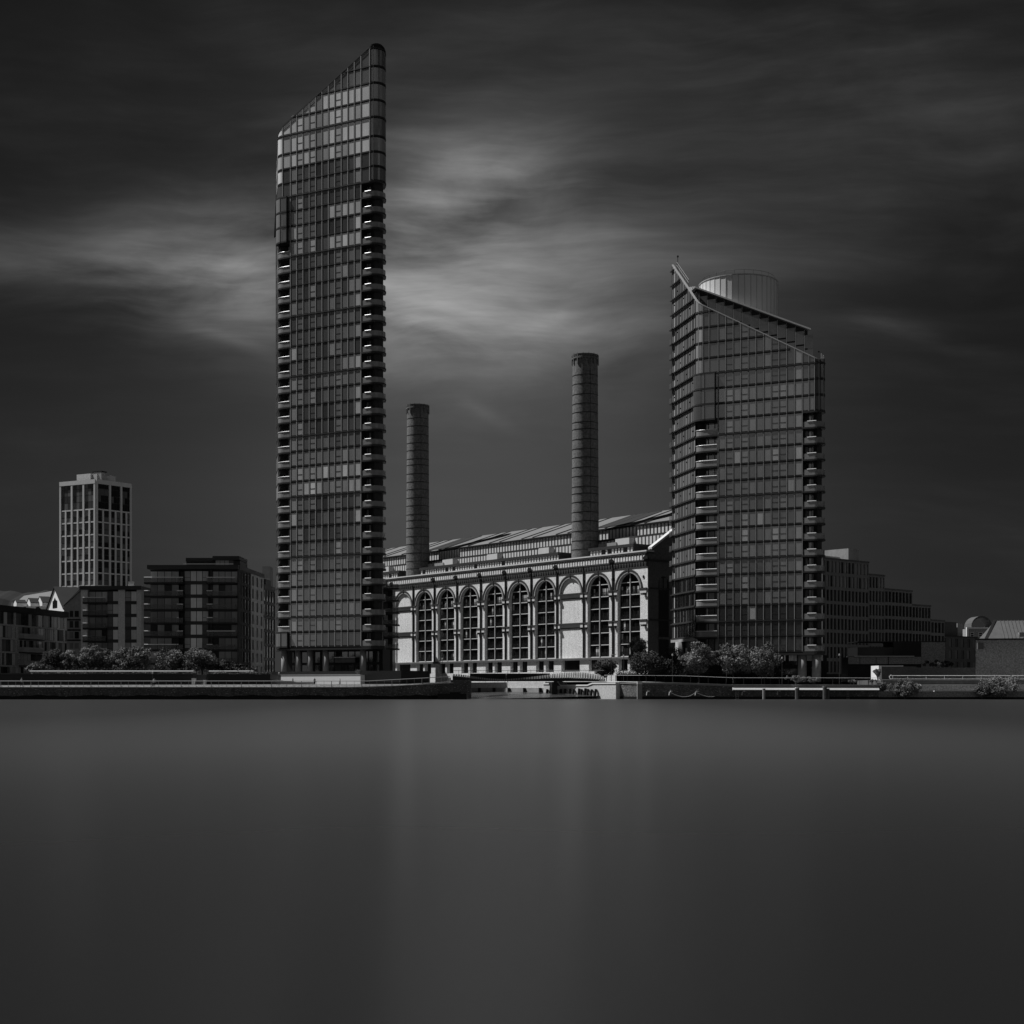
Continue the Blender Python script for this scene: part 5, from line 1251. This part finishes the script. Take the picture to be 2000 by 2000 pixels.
m = MB(); m.box(Fz, s_at(Fz, 1825), s_at(Fz, 2100), -.6, .06, zat(1350.5, 241.5), zat(1349, 241.5)); m.box(Fz, s_at(Fz, 1805), s_at(Fz, 2100), -2.5, -1.95, zat(1338, 243.5), zat(1337, 243.5)); m.box(Fz, s_at(Fz, 1730), s_at(Fz, 2100), -4.5, -3.9, zat(1328, 245.5), zat(1327, 245.5)); m.build('ledge_edge', 'stone', sq)
m = MB(); m.box(Fz, 0, s_at(Fz, 2100), 0, .07, -.5, .35); m.build('algae_band', 'alg', sq)
m = MB(); m.box(Fz, 0, s_at(Fz, 1732), -6, -2, -1, 2.2); m.build('buttress', 'dkbrick', sq)
pr_ = thing('railing', 'white double pipe railing with a looped end on the right wharf', 'railing', (at(1737, 246).x, 246, 3))
Yp = 245.8; X0, X1 = at(1741, Yp).x, at(2090, Yp).x; zu, zl2 = zat(1319.5, Yp), zat(1325, Yp)
cx_ = (zu + zl2) / 2; m = MB(); m.tube([(X0, Yp, zu), (X1, Yp, zu)], .05, 6).tube([(X0, Yp, zl2), (X1, Yp, zl2)], .05, 6)
m.build('rail', 'steel', pr_)
m = MB(); rr = .28; m.tube([(X0 - .05 + rr * math.cos(a), Yp, cx_ + rr * 1.1 * math.sin(a)) for a in [2 * math.pi * k / 14 for k in range(14)]], .07, 6, closed=True); m.build('loop_end', 'steel', pr_)
k = X0 + 2.8
while k < X1: m = MB(); m.tube([(k, Yp, zat(1328, 246)), (k, Yp, zu)], .045, 5); m.build('post', 'steel', pr_); k += 3.15
bb = thing('warehouse', 'textured brick riverside warehouse with grey metal roof at right edge', 'warehouse', (at(1960, 250).x, 250, 3))
Fb = Fr(at(1905.5, 249).to_tuple(), (1, -.17)); be = 22.0; zb_ = zat(1250, 249)
q4 = [Fb.p(0, 0, 0), Fb.p(be, 0, 0), Fb.p(be, -12, 0), Fb.p(6.2, -12, 0)]; m = MB(); m.prism([(p.x, p.y) for p in q4], 2, zb_); m.build('wall', 'midbrick', bb)
q4 = [Fb.p(-.15, .2, 0), Fb.p(be, .2, 0), Fb.p(be, -12, 0), Fb.p(6.2, -12, 0)]; m = MB(); m.prism([(p.x, p.y) for p in q4], zb_, zb_ + .25); m.build('eaves', 'bmetal', bb)
m = MB(); x1_ = s_at(Fb, 1928); x2_ = s_at(Fb, 1953); zr_2 = zat(1213, 254)
m.hexa([Fb.p(x1_, -.2, zb_ + .25), Fb.p(be, -.2, zb_ + .25), Fb.p(be, -11, zb_ + .25), Fb.p(x1_, -11, zb_ + .25), Fb.p(x2_, -5, zr_2), Fb.p(be, -5, zr_2), Fb.p(be, -5.3, zr_2), Fb.p(x2_, -5.3, zr_2)]); ro = m.build('roof', 'sroof', bb)
m = MB(); 
for k in range(26):
    x = x2_ + .8 + k * .62; A, B = Fb.p(x - (x2_ - x1_) * .0, -.25, zb_ + .3), Fb.p(x, -5, zr_2 + .04)
    if x < be: m.hexa([A, A + Vector((.06, 0, 0)), B + Vector((.06, 0, 0)), B, A + Vector((0, 0, .1)), A + Vector((.06, 0, .1)), B + Vector((.06, 0, .1)), B + Vector((0, 0, .1))])
m.build('roof_seam', 'sroof', ro)
m = MB(); m.hexa([Fb.p(x1_ - .4, -.1, zb_ + .2), Fb.p(x1_ + .15, -.1, zb_ + .2), Fb.p(x1_ + .15, -.5, zb_ + .2), Fb.p(x1_ - .4, -.5, zb_ + .2), Fb.p(x2_ - .2, -5, zr_2 + .2), Fb.p(x2_ + .2, -5, zr_2 + .2), Fb.p(x2_ + .2, -5.3, zr_2 + .2), Fb.p(x2_ - .2, -5.3, zr_2 + .2)]); m.build('verge', 'bmetal', ro)
m = MB(); a_, b2_ = s_at(Fb, 1992), be; m.box(Fb, a_, b2_, -3, -.6, zb_ + .3, zb_ + 1.3); m.build('roof_panel', 'fin', ro)  # low rooflight on the warehouse roof
m = MB(); m.box(Fb, .25, 1.2, 0, .9, zb_ - 1.6, zb_ - .5); m.build('wall_bracket', 'dconc', bb)
vh = thing('house', 'small distant villa with curved pale roof and white framed windows', 'house', (at(1910, 390).x, 390, 3))
Fv = frame(1889, 390, None); ve = s_at(Fv, 1928); zv = zat(1228, 390)
m = MB(); m.box(Fv, 0, ve, -8, 0, 3, zv); m.build('wall', 'midbrick', vh)
m = MB(); m.box(Fv, -.2, ve + .2, -.5, .3, zv, zv + .4); m.box(Fv, -.2, .3, -.2, .3, zv - 5, zv); m.build('cornice', 'white', vh)
m = MB()
for k in range(10):
    a0_, a1_ = math.pi * (1 - k / 10), math.pi * (1 - (k + 1) / 10); c0 = ve * .72; rx, rz = ve * .52, 2.9
    m.hexa([Fv.p(c0 + rx * math.cos(a0_), .1, zv + .3 + rz * math.sin(a0_) * .92), Fv.p(c0 + rx * math.cos(a1_), .1, zv + .3 + rz * math.sin(a1_) * .92), Fv.p(c0 + rx * math.cos(a1_), -6, zv + .3 + rz * math.sin(a1_) * .92), Fv.p(c0 + rx * math.cos(a0_), -6, zv + .3 + rz * math.sin(a0_) * .92),
            Fv.p(c0 + rx * math.cos(a0_), .1, zv + .6 + rz * math.sin(a0_)), Fv.p(c0 + rx * math.cos(a1_), .1, zv + .6 + rz * math.sin(a1_)), Fv.p(c0 + rx * math.cos(a1_), -6, zv + .6 + rz * math.sin(a1_)), Fv.p(c0 + rx * math.cos(a0_), -6, zv + .6 + rz * math.sin(a0_))])
m.build('curved_roof', 'sroof', vh)
for a, b in ((1895, 1902), (1911, 1919)):
    x0, x1 = s_at(Fv, a), s_at(Fv, b); z0_, z1_ = zat(1244, 390), zat(1235, 390)
    m = MB(); m.box(Fv, x0, x1, 0, .12, z0_, z1_); m_o = m.build('window', 'white', vh)
    m = MB(); xm = (x0 + x1) / 2; zm = (z0_ + z1_) / 2
    for u0, u1 in ((x0 + .12, x1 - .12),):
        for w0, w1 in ((z0_ + .12, zm - .06), (zm + .06, z1_ - .12)): m.face([Fv.p(u0, .14, w0), Fv.p(u1, .14, w0), Fv.p(u1, .14, w1), Fv.p(u0, .14, w1)], .02)
    m.build('pane', 'pane', m_o)

# ---- far wooded ridge at the left
m = MB(); pts_ = []
for k in range(90):
    px = -600 + k * 12; h = zat(1147 + (px > 60) * (px - 60) * .13 + (px < -60) * (-60 - px) * .2 + 2.5 * math.sin(k * .9) + 1.5 * math.sin(k * 2.3), 1500); p = at(px, 1500); pts_.append((p.x, h))
for j in range(5):
    ya, yb = 1450 + j * 40, 1490 + j * 40
    fh = lambda j: (0.0, .55, .9, 1.0, .8, .4)[j]
    for (x0, h0), (x1, h1) in zip(pts_, pts_[1:]): m.face([(x0, ya, 3 + (h0 - 3) * fh(j)), (x1, ya, 3 + (h1 - 3) * fh(j)), (x1, yb, 3 + (h1 - 3) * fh(j + 1)), (x0, yb, 3 + (h0 - 3) * fh(j + 1))])
struct(m.build('hill', 'hillm'))

# ================================================================ FOOTBRIDGE
bp = []
for px, Y, py in ((884, 250, 1316.5), (905, 251, 1318), (930, 253, 1322), (960, 255, 1325.3), (990, 257, 1326), (1020, 258, 1323.8), (1050, 258, 1320.5), (1080, 257, 1316.5), (1110, 255.5, 1313.5), (1135, 254, 1313.5), (1160, 253, 1317), (1182, 252, 1321.5)):
    p = at(px, Y); bp.append(Vector((p.x, p.y, zat(py, Y))))
def cat(P, n=6):
    out = []
    for i in range(len(P) - 1):
        p0, p1, p2, p3 = P[max(i - 1, 0)], P[i], P[i + 1], P[min(i + 2, len(P) - 1)]
        for k in range(n):
            t = k / n; out.append(.5 * ((2 * p1) + (-p0 + p2) * t + (2 * p0 - 5 * p1 + 4 * p2 - p3) * t * t + (-p0 + 3 * p1 - 3 * p2 + p3) * t ** 3))
    out.append(P[-1]); return out
bq = cat(bp)
fbz = thing('footbridge', 'wavy footbridge with slatted parapet across the creek mouth', 'bridge', (at(1030, 256).x, 256, 0))
dk = MB(); fpq = MB()
def ypx(p): return CX + p.x / p.y * FPX
BT = [(884, 1321), (905, 1323), (930, 1326), (985, 1328), (1040, 1326.5), (1075, 1325), (1110, 1324.5), (1140, 1325.5), (1182, 1328)]
def bot(p):
    x = ypx(p)
    for (x0, y0), (x1, y1) in zip(BT, BT[1:]):
        if x <= x1: return zat(y0 + (y1 - y0) * max(0, (x - x0)) / (x1 - x0), p.y)
    return zat(1328, p.y)
for i in range(len(bq) - 1):
    a, b = bq[i], bq[i + 1]; A0, B0 = zat(1330.5, a.y), zat(1330.5, b.y)
    dk.hexa([(a.x, a.y, A0), (b.x, b.y, B0), (b.x, b.y + 3.2, B0), (a.x, a.y + 3.2, A0), (a.x, a.y, bot(a) + .12), (b.x, b.y, bot(b) + .12), (b.x, b.y + 3.2, bot(b) + .12), (a.x, a.y + 3.2, bot(a) + .12)])
    if 915 < ypx(a) < 1075: fpq.hexa([(a.x, a.y + 3.0, bot(a)), (b.x, b.y + 3.0, bot(b)), (b.x, b.y + 3.1, bot(b)), (a.x, a.y + 3.1, bot(a)), (a.x, a.y + 3.0, zat(1315, a.y)), (b.x, b.y + 3.0, zat(1315, b.y)), (b.x, b.y + 3.1, zat(1315, b.y)), (a.x, a.y + 3.1, zat(1315, a.y))])
dk.build('deck', 'bmetal', fbz); fpq.build('far_parapet', 'bmetal', fbz)
tot = 0; i = 0; k = 0
pos = 0.0
lens = [0]
for a, b in zip(bq, bq[1:]): lens.append(lens[-1] + (b - a).length)
def bat(s):
    for j in range(len(lens) - 1):
        if lens[j + 1] >= s: t = (s - lens[j]) / (lens[j + 1] - lens[j]); return bq[j].lerp(bq[j + 1], t)
    return bq[-1]
s = .1; its = []
while s < lens[-1] - .3:
    a = bat(s); b = bat(s + .34); f = s / lens[-1]
    hgt = max(.3, a.z - bot(a))
    m = MB(); m.hexa([(a.x, a.y - .02, a.z - hgt), (b.x, b.y - .16, b.z - hgt), (b.x, b.y - .09, b.z - hgt), (a.x, a.y + .05, a.z - hgt), (a.x, a.y - .02, a.z), (b.x, b.y - .16, b.z), (b.x, b.y - .09, b.z), (a.x, a.y + .05, a.z)]); its.append((1, m)); s += .48
parts(fbz, its, 'parapet_slat', 'conc')
MB().tube([(p.x, p.y + 3.1, zat(1309, p.y) + .25 * (0)) for p in bq], .035, 4).build('handrail', 'dmetal', fbz)
m = MB(); s = 1
while s < lens[-1]: p = bat(s); m.tube([(p.x, p.y + 3.1, p.z - .5), (p.x, p.y + 3.1, zat(1309, p.y))], .025, 4); s += 2.2
m.build('rail_post', 'dmetal', fbz)
for px, w_ in ((1083, .5), (1156, .35)):
    p = at(px, 255.5); m = MB(); m.abox(p.x - w_, p.x + w_, 254.8, 256.4, -.3, 3.0); m.build('pier', 'bmetal', fbz)
ab = thing('bridge_abutment', 'dark rough abutment at the left end of the footbridge', 'abutment', (at(895, 249).x, 249, 0)); p = at(884, 249)
m = MB(); m.abox(p.x - 1, p.x + 3.2, 247.2, 251.5, 0, 3.3); m.build('base', 'quay', ab)
m = MB(); m.abox(p.x - .6, p.x - .2, 246.9, 247.2, 2.6, 3.7); m.build('marker_panel', 'white', ab)

# ================================================================ LAMPS, BOLLARDS
def lamp(px, Y, py_top, zg, label, arm=0):
    p = at(px, Y); z = zat(py_top, Y); r = thing('lamp_post', label, 'lamp post', (p.x, Y, zg), 'slim riverside lamp posts')
    MB().tube([(p.x, Y, zg), (p.x, Y, z)], .06, 6, r1=.045).build('pole', 'dmetal', r)
    m = MB()
    if arm: m.tube([(p.x, Y, z), (p.x + arm, Y, z)], .045, 5); m.abox(p.x + arm - .3, p.x + arm + .3, Y - .12, Y + .12, z - .08, z + .04)
    else: m.lathe((p.x, Y), [(z, .05), (z + .05, .13), (z + .3, .13), (z + .36, .03)], 8)
    m.build('lamp_head', 'alu', r); return r
lamp(1194, 250, 1278.5, 3.0, 'dark lamp post with a short arm at the right end of the footbridge', .5)
lamp(1218, 252, 1283, 3.0, 'thin dark lamp post among the trees near the footbridge')
lamp(1313.5, 250, 1281, 3.0, 'thin grey lamp post in front of the dark trees beside the shorter tower')
lamp(1419, 250, 1285, 3.0, 'thin lamp post between the trees before the shorter tower')
lamp(1527.5, 248, 1287, 2.6, 'thin lamp post before the dark lobby of the shorter tower')
lamp(1639.5, 248, 1281, 2.6, 'pale slim lamp post before the stepped brick block')
lamp(298, 244, 1316, 2.1, 'thin dark lamp post on the left path before the planted terrace')
lamp(545, 244, 1317, 2.1, 'thin dark lamp post before the left end of the white ramp wall')
lamp(864, 256, 1289, 3.0, 'dark lamp post at the left end of the footbridge')

# ================================================================ TREES AND PLANTS
def tree(px, Y, py_top, py_base, w_px, zg, label, cat='tree', name='tree', leaf='leaf', dens=1.0, group=None, seed=0, flat=.85, lsize=.30, clumps=None):
    rnd = random.Random(seed + int(px)); c = at(px, Y); zt = zat(py_top - (2 if w_px > 30 else 0), Y); w = w_px * (1.22 if w_px > 30 else 1.05) / FPX * Y; py_base += 5 if cat == 'tree' else 0; dens *= 1.25; H = zt - zg; zb = zat(py_base, Y)
    root = thing(name, label, cat, (c.x, Y, zg), group)
    rz = (zt - zb) / 2; cz = zb + rz; rx = w / 2
    m = MB(); zc_ = zg + H * .35
    m.tube([(c.x, Y, zg - .3), (c.x + rnd.uniform(-.1, .1), Y, zg + H * .2), (c.x + rnd.uniform(-.2, .2), Y, cz)], max(.09, H * .022), 7, r1=.06)
    nC = clumps or int(22 + 10 * dens); cl = []
    while len(cl) < nC:
        v = Vector((rnd.uniform(-1, 1), rnd.uniform(-1, 1), rnd.uniform(-1, 1)))
        if .35 < v.length < 1: cl.append((Vector((c.x + v.x * rx * .78, Y + v.y * rx * .78, cz + v.z * rz * .78)), rnd.uniform(.24, .40) * min(rx, rz * 1.25)))
    for p, r in cl[:9]: m.tube([(c.x, Y, zc_ - rnd.random() * H * .1), ((c.x + p.x) / 2, (Y + p.y) / 2, (zc_ + p.z) / 2 + .3), p], .06, 5, r1=.02)
    m.build('trunk', 'bark', root, smooth=True)
    m = MB(); nL = int(130 * dens)
    for p, r in cl:
        tn0 = rnd.uniform(.45, 1.4)
        for _ in range(nL):
            d = Vector((rnd.gauss(0, 1), rnd.gauss(0, 1), rnd.gauss(0, 1))).normalized(); rr = r * (.55 + .55 * rnd.random()); q = p + d * rr; q.z = p.z + (q.z - p.z) * flat
            nn = (d + Vector((rnd.gauss(0, .5), rnd.gauss(0, .5), rnd.gauss(0, .5) + .4))).normalized(); t1 = nn.cross(Vector((rnd.gauss(0, 1), rnd.gauss(0, 1), rnd.gauss(0, 1)))).normalized(); t2 = nn.cross(t1); L_ = lsize * rnd.uniform(.6, 1.3)
            m.face([q - t1 * L_ * .5, q - t2 * L_ * .28, q + t1 * L_ * .5, q + t2 * L_ * .28], tn0 * rnd.uniform(.6, 1.5))
    m.build('crown', leaf, root)
    return root
GL = 'trees and shrubs before the left apartments'; GR = 'trees before the shorter glass tower'
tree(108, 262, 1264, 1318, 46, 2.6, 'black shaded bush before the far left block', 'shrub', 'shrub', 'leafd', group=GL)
tree(72, 258, 1296, 1316, 40, 2.6, 'low pale leaved shrub behind the left terrace rail', 'shrub', 'shrub', group=GL)
tree(139, 262, 1267, 1314, 42, 3.2, 'round bushy tree leftmost under the dark flat roofed block', group=GL)
tree(178, 262, 1258, 1316, 46, 3.2, 'taller round leafy tree before the pale brick pillar', group=GL, seed=2)
tree(214, 263, 1264, 1312, 36, 3.2, 'smaller round tree between two taller ones at left', group=GL)
tree(240, 261, 1262, 1316, 40, 3.2, 'round leafy tree left of the dense tall one', group=GL, seed=4)
tree(270, 261, 1256, 1314, 48, 3.2, 'dense tall round tree at the corner of the largest dark block', group=GL, seed=5)
tree(322, 259, 1268, 1312, 44, 3.4, 'sparse young tree with visible branches before the largest dark block', group=GL, dens=.45, seed=6)
tree(345, 262, 1266, 1312, 40, 3.2, 'half shaded round tree beside the sparse young one', group=GL, seed=7)
tree(394, 258, 1265, 1311, 68, 3.6, 'broad dome shaped bright tree above the terrace steps', group=GL, dens=1.3, seed=8)
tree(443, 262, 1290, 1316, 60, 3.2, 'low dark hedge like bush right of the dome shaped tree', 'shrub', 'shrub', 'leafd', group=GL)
tree(478, 254, 1304, 1314, 50, 3.6, 'flat low planting right of the terrace steps', 'shrub', 'shrub', group=GL, dens=.5, clumps=16, lsize=.22)
tree(1246, 268, 1240, 1300, 36, 3.2, 'tall tree with bright leaves against the brick corner pier', group=GR, seed=9)
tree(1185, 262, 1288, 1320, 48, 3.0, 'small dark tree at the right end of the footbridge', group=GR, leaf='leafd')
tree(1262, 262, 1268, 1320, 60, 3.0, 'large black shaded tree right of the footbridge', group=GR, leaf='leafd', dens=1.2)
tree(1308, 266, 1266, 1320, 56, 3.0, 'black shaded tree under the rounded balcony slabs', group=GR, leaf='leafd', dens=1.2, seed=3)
tree(1365, 258, 1252, 1318, 62, 3.0, 'spiky leaved tree leftmost under the shorter tower', group=GR, flat=.6, dens=1.0, seed=10, lsize=.36)
tree(1432, 258, 1250, 1318, 66, 3.0, 'tall spiky leaved tree centred under the shorter tower', group=GR, flat=.6, dens=1.0, seed=11, lsize=.36)
tree(1493, 257, 1254, 1322, 62, 3.0, 'rightmost round leafy tree before the shorter tower', group=GR, dens=1.1, seed=12, lsize=.34)
for px, w_, lab in ((1554, 44, 'low mixed shrub by the column of the shorter tower'), (1588, 30, 'small arching shrub right of the tower column')): tree(px, 244, 1320, 1334, w_, 2.45, lab, 'shrub', 'shrub', dens=.5, clumps=14, lsize=.2)
for px, lab in ((1667, 'left of two pale rounded clumps of planting behind the concrete beam'), (1703, 'right of two pale rounded clumps of planting behind the concrete beam')): tree(px, 244, 1326, 1334, 24, 2.45, lab, 'shrub', 'shrub', dens=.8, clumps=12, lsize=.16)
tree(1714, 252, 1303, 1324, 16, 2.45, 'small bush against the bright white wall end', 'shrub', 'shrub', dens=.6, lsize=.2)
tree(1767, 239.6, 1329, 1362, 66, .3, 'wide bush growing from the stepped quay wall', 'shrub', 'shrub', dens=.9, lsize=.26, clumps=30)
tree(1956, 239.6, 1318, 1364, 78, .3, 'largest bush growing from the quay before the warehouse', 'shrub', 'shrub', dens=1.0, lsize=.26, clumps=34)
tree(1918, 241, 1340, 1362, 34, .3, 'small bush beside the largest one on the right quay', 'shrub', 'shrub', dens=.6, lsize=.24)
tree(1722, 242, 1330, 1350, 26, .8, 'straggly plant on the end of the pale beam', 'shrub', 'shrub', dens=.4, lsize=.2)
tree(1832, 262, 1291, 1304, 60, 3, 'dark creeper over the wharf wall', 'shrub', 'shrub', 'leafd', dens=.5)
for a_, b_, Y_, zt_, lab in ((1205, 1545, 263, 1312, 'long black hedge under the trees before the shorter glass tower'), (70, 372, 256, 1309, 'long black hedge under the trees before the left apartments')):
    m = MB(); rg = random.Random(a_); F = frame(a_, Y_, None); m.box(F, 0, s_at(F, b_), -1.5, 0, 2.6, zat(zt_ + 2, Y_) - .3)
    for _ in range(5000):
        q = F.p(rg.random() * s_at(F, b_), rg.uniform(-1.6, .15), zat(zt_ + 2, Y_) - .4 + rg.random() ** 2 * .9); d1 = Vector((rg.uniform(-1, 1), rg.uniform(-1, 1), rg.uniform(-.6, 1))) * .25; d2 = Vector((rg.uniform(-1, 1), rg.uniform(-1, 1), rg.uniform(-.6, 1))) * .18
        m.face([q, q + d1, q + d1 + d2], rg.uniform(.4, 1.3))
    tag(m.build('hedge', 'leafd'), lab, 'hedge')
# long low ground cover on the terrace: stuff
gc = MB(); rg = random.Random(5)
for _ in range(5000):
    px = rg.choice((rg.uniform(60, 376), rg.uniform(404, 520))); Y = 250 + rg.random() * 2.4; p = at(px, Y); z = zat(1316 - rg.random() * 3.2 * (.5 + .5 * math.sin(px * .12)), Y); q = Vector((p.x, p.y, z)); d1 = Vector((rg.uniform(-1, 1), rg.uniform(-1, 1), rg.uniform(-.6, 1))) * .2; d2 = Vector((rg.uniform(-1, 1), rg.uniform(-1, 1), rg.uniform(-.6, 1))) * .14
    gc.face([q, q + d1, q + d1 + d2], rg.uniform(.6, 1.5))
o = gc.build('ground_cover', 'leaf'); o['kind'] = 'stuff'; o['label'] = 'low ground cover on the planted terrace'
pt = thing('planter', 'dark square planter with a spiky plant at the right end of the white wall', 'planter', (at(700, 258).x, 258, 2.6)); p = at(699, 258)
m = MB(); m.prism([(p.x - .4, 257.6), (p.x + .4, 257.6), (p.x + .4, 258.4), (p.x - .4, 258.4)], 3.2, 4.3); m.build('pot', 'conc', pt)
m = MB()
for k in range(60): a = rg.uniform(0, 6.28); e = Vector((math.cos(a) * rg.uniform(.2, .7), math.sin(a) * .5, rg.uniform(.3, 1.1))); q = Vector((p.x, 258, 4.3)); m.face([q, q + e * .6 + Vector((.05, 0, 0)), q + e, q + e * .6 - Vector((.05, 0, 0))], rg.uniform(.7, 1.4))
m.build('plant', 'leaf', pt)

# ================================================================ PEOPLE
def person(px, Y, zg, h, label, shirt='cloth_l', trousers='cloth_d', pose='stand', yaw=0):
    J = {}
    s = h / 1.75
    hip = .92; kneeL, kneeR = (-.1, 0, .5), (.1, 0, .5); ftL, ftR = (-.1, 0, .06), (.1, 0, .06)
    if pose == 'walk': kneeL, kneeR, ftL, ftR = (-.1, -.14, .5), (.1, .1, .5), (-.1, -.28, .06), (.1, .34, .08)
    V = [(0, 0, hip), (0, 0, 1.15), (0, 0, 1.40), (0, 0, 1.52), (0, 0, 1.60), (0, -.01, 1.72), (-.19, 0, 1.40), (.19, 0, 1.40), (-.24, .02, 1.12), (.24, .02, 1.12), (-.25, -.08, .86), (.25, -.08, .86),
         (-.1, 0, .88), (.1, 0, .88), kneeL, kneeR, ftL, ftR, (ftL[0], ftL[1] - .16, .04), (ftR[0], ftR[1] - .16, .04)]
    E = [(0, 1), (1, 2), (2, 3), (3, 4), (4, 5), (2, 6), (2, 7), (6, 8), (7, 9), (8, 10), (9, 11), (0, 12), (0, 13), (12, 14), (13, 15), (14, 16), (15, 17), (16, 18), (17, 19)]
    Rr = [.14, .13, .15, .055, .085, .075, .06, .06, .045, .045, .035, .035, .09, .09, .06, .06, .045, .045, .035, .035]
    me = bpy.data.meshes.new('person'); me.from_pydata([(x * s, y * s, z * s) for x, y, z in V], E, []); o = bpy.data.objects.new('person', me); col.objects.link(o)
    md = o.modifiers.new('skin', 'SKIN'); sv = me.skin_vertices[0].data
    for i, r in enumerate(Rr): sv[i].radius = (r * s, r * s)
    sv[0].use_root = True
    o.modifiers.new('sub', 'SUBSURF').levels = 1
    dg = bpy.context.evaluated_depsgraph_get(); ev = o.evaluated_get(dg); nm = bpy.data.meshes.new_from_object(ev); o.modifiers.clear(); o.data = nm
    for k in (shirt, trousers, 'skin', 'hair'): nm.materials.append(MT[k])
    for p in nm.polygons:
        z = p.center.z / s; x = abs(p.center.x) / s; p.use_smooth = True
        p.material_index = 1 if z < .93 and x < .2 else (3 if z > 1.70 or (z > 1.58 and p.center.y > .02) else (2 if z > 1.46 or (x > .2 and z < 1.0) else 0))
    c = at(px, Y); o.location = (c.x, Y, zg); o.rotation_euler = (0, 0, yaw)
    tag(o, label, 'person', 'people on the river paths'); return o
person(42, 240.5, 2.05, 1.6, 'person in pale shirt walking at far left behind the quay rail', pose='walk', yaw=1.4)
person(301, 243, 2.05, 1.5, 'person in pale shirt on the path left of the steps', yaw=.4)
person(572, 252, 2.05, 1.7, 'person in dark clothes at the left part of the white wall', 'cloth_d', pose='walk', yaw=1.5)
person(614.5, 255, 2.05, 1.7, 'person in black standing before the middle of the white wall', 'cloth_d', yaw=1.0)
person(664, 249, 2.05, 1.55, 'person in dark trousers and pale top before the white wall', 'cloth_l', pose='walk', yaw=1.5)
person(989, 258.5, 2.9, 1.6, 'person in dark clothes crossing the footbridge', 'cloth_d', pose='walk', yaw=1.5)
# bicycle-like leaning frames beside two of them are too small to read in the photograph
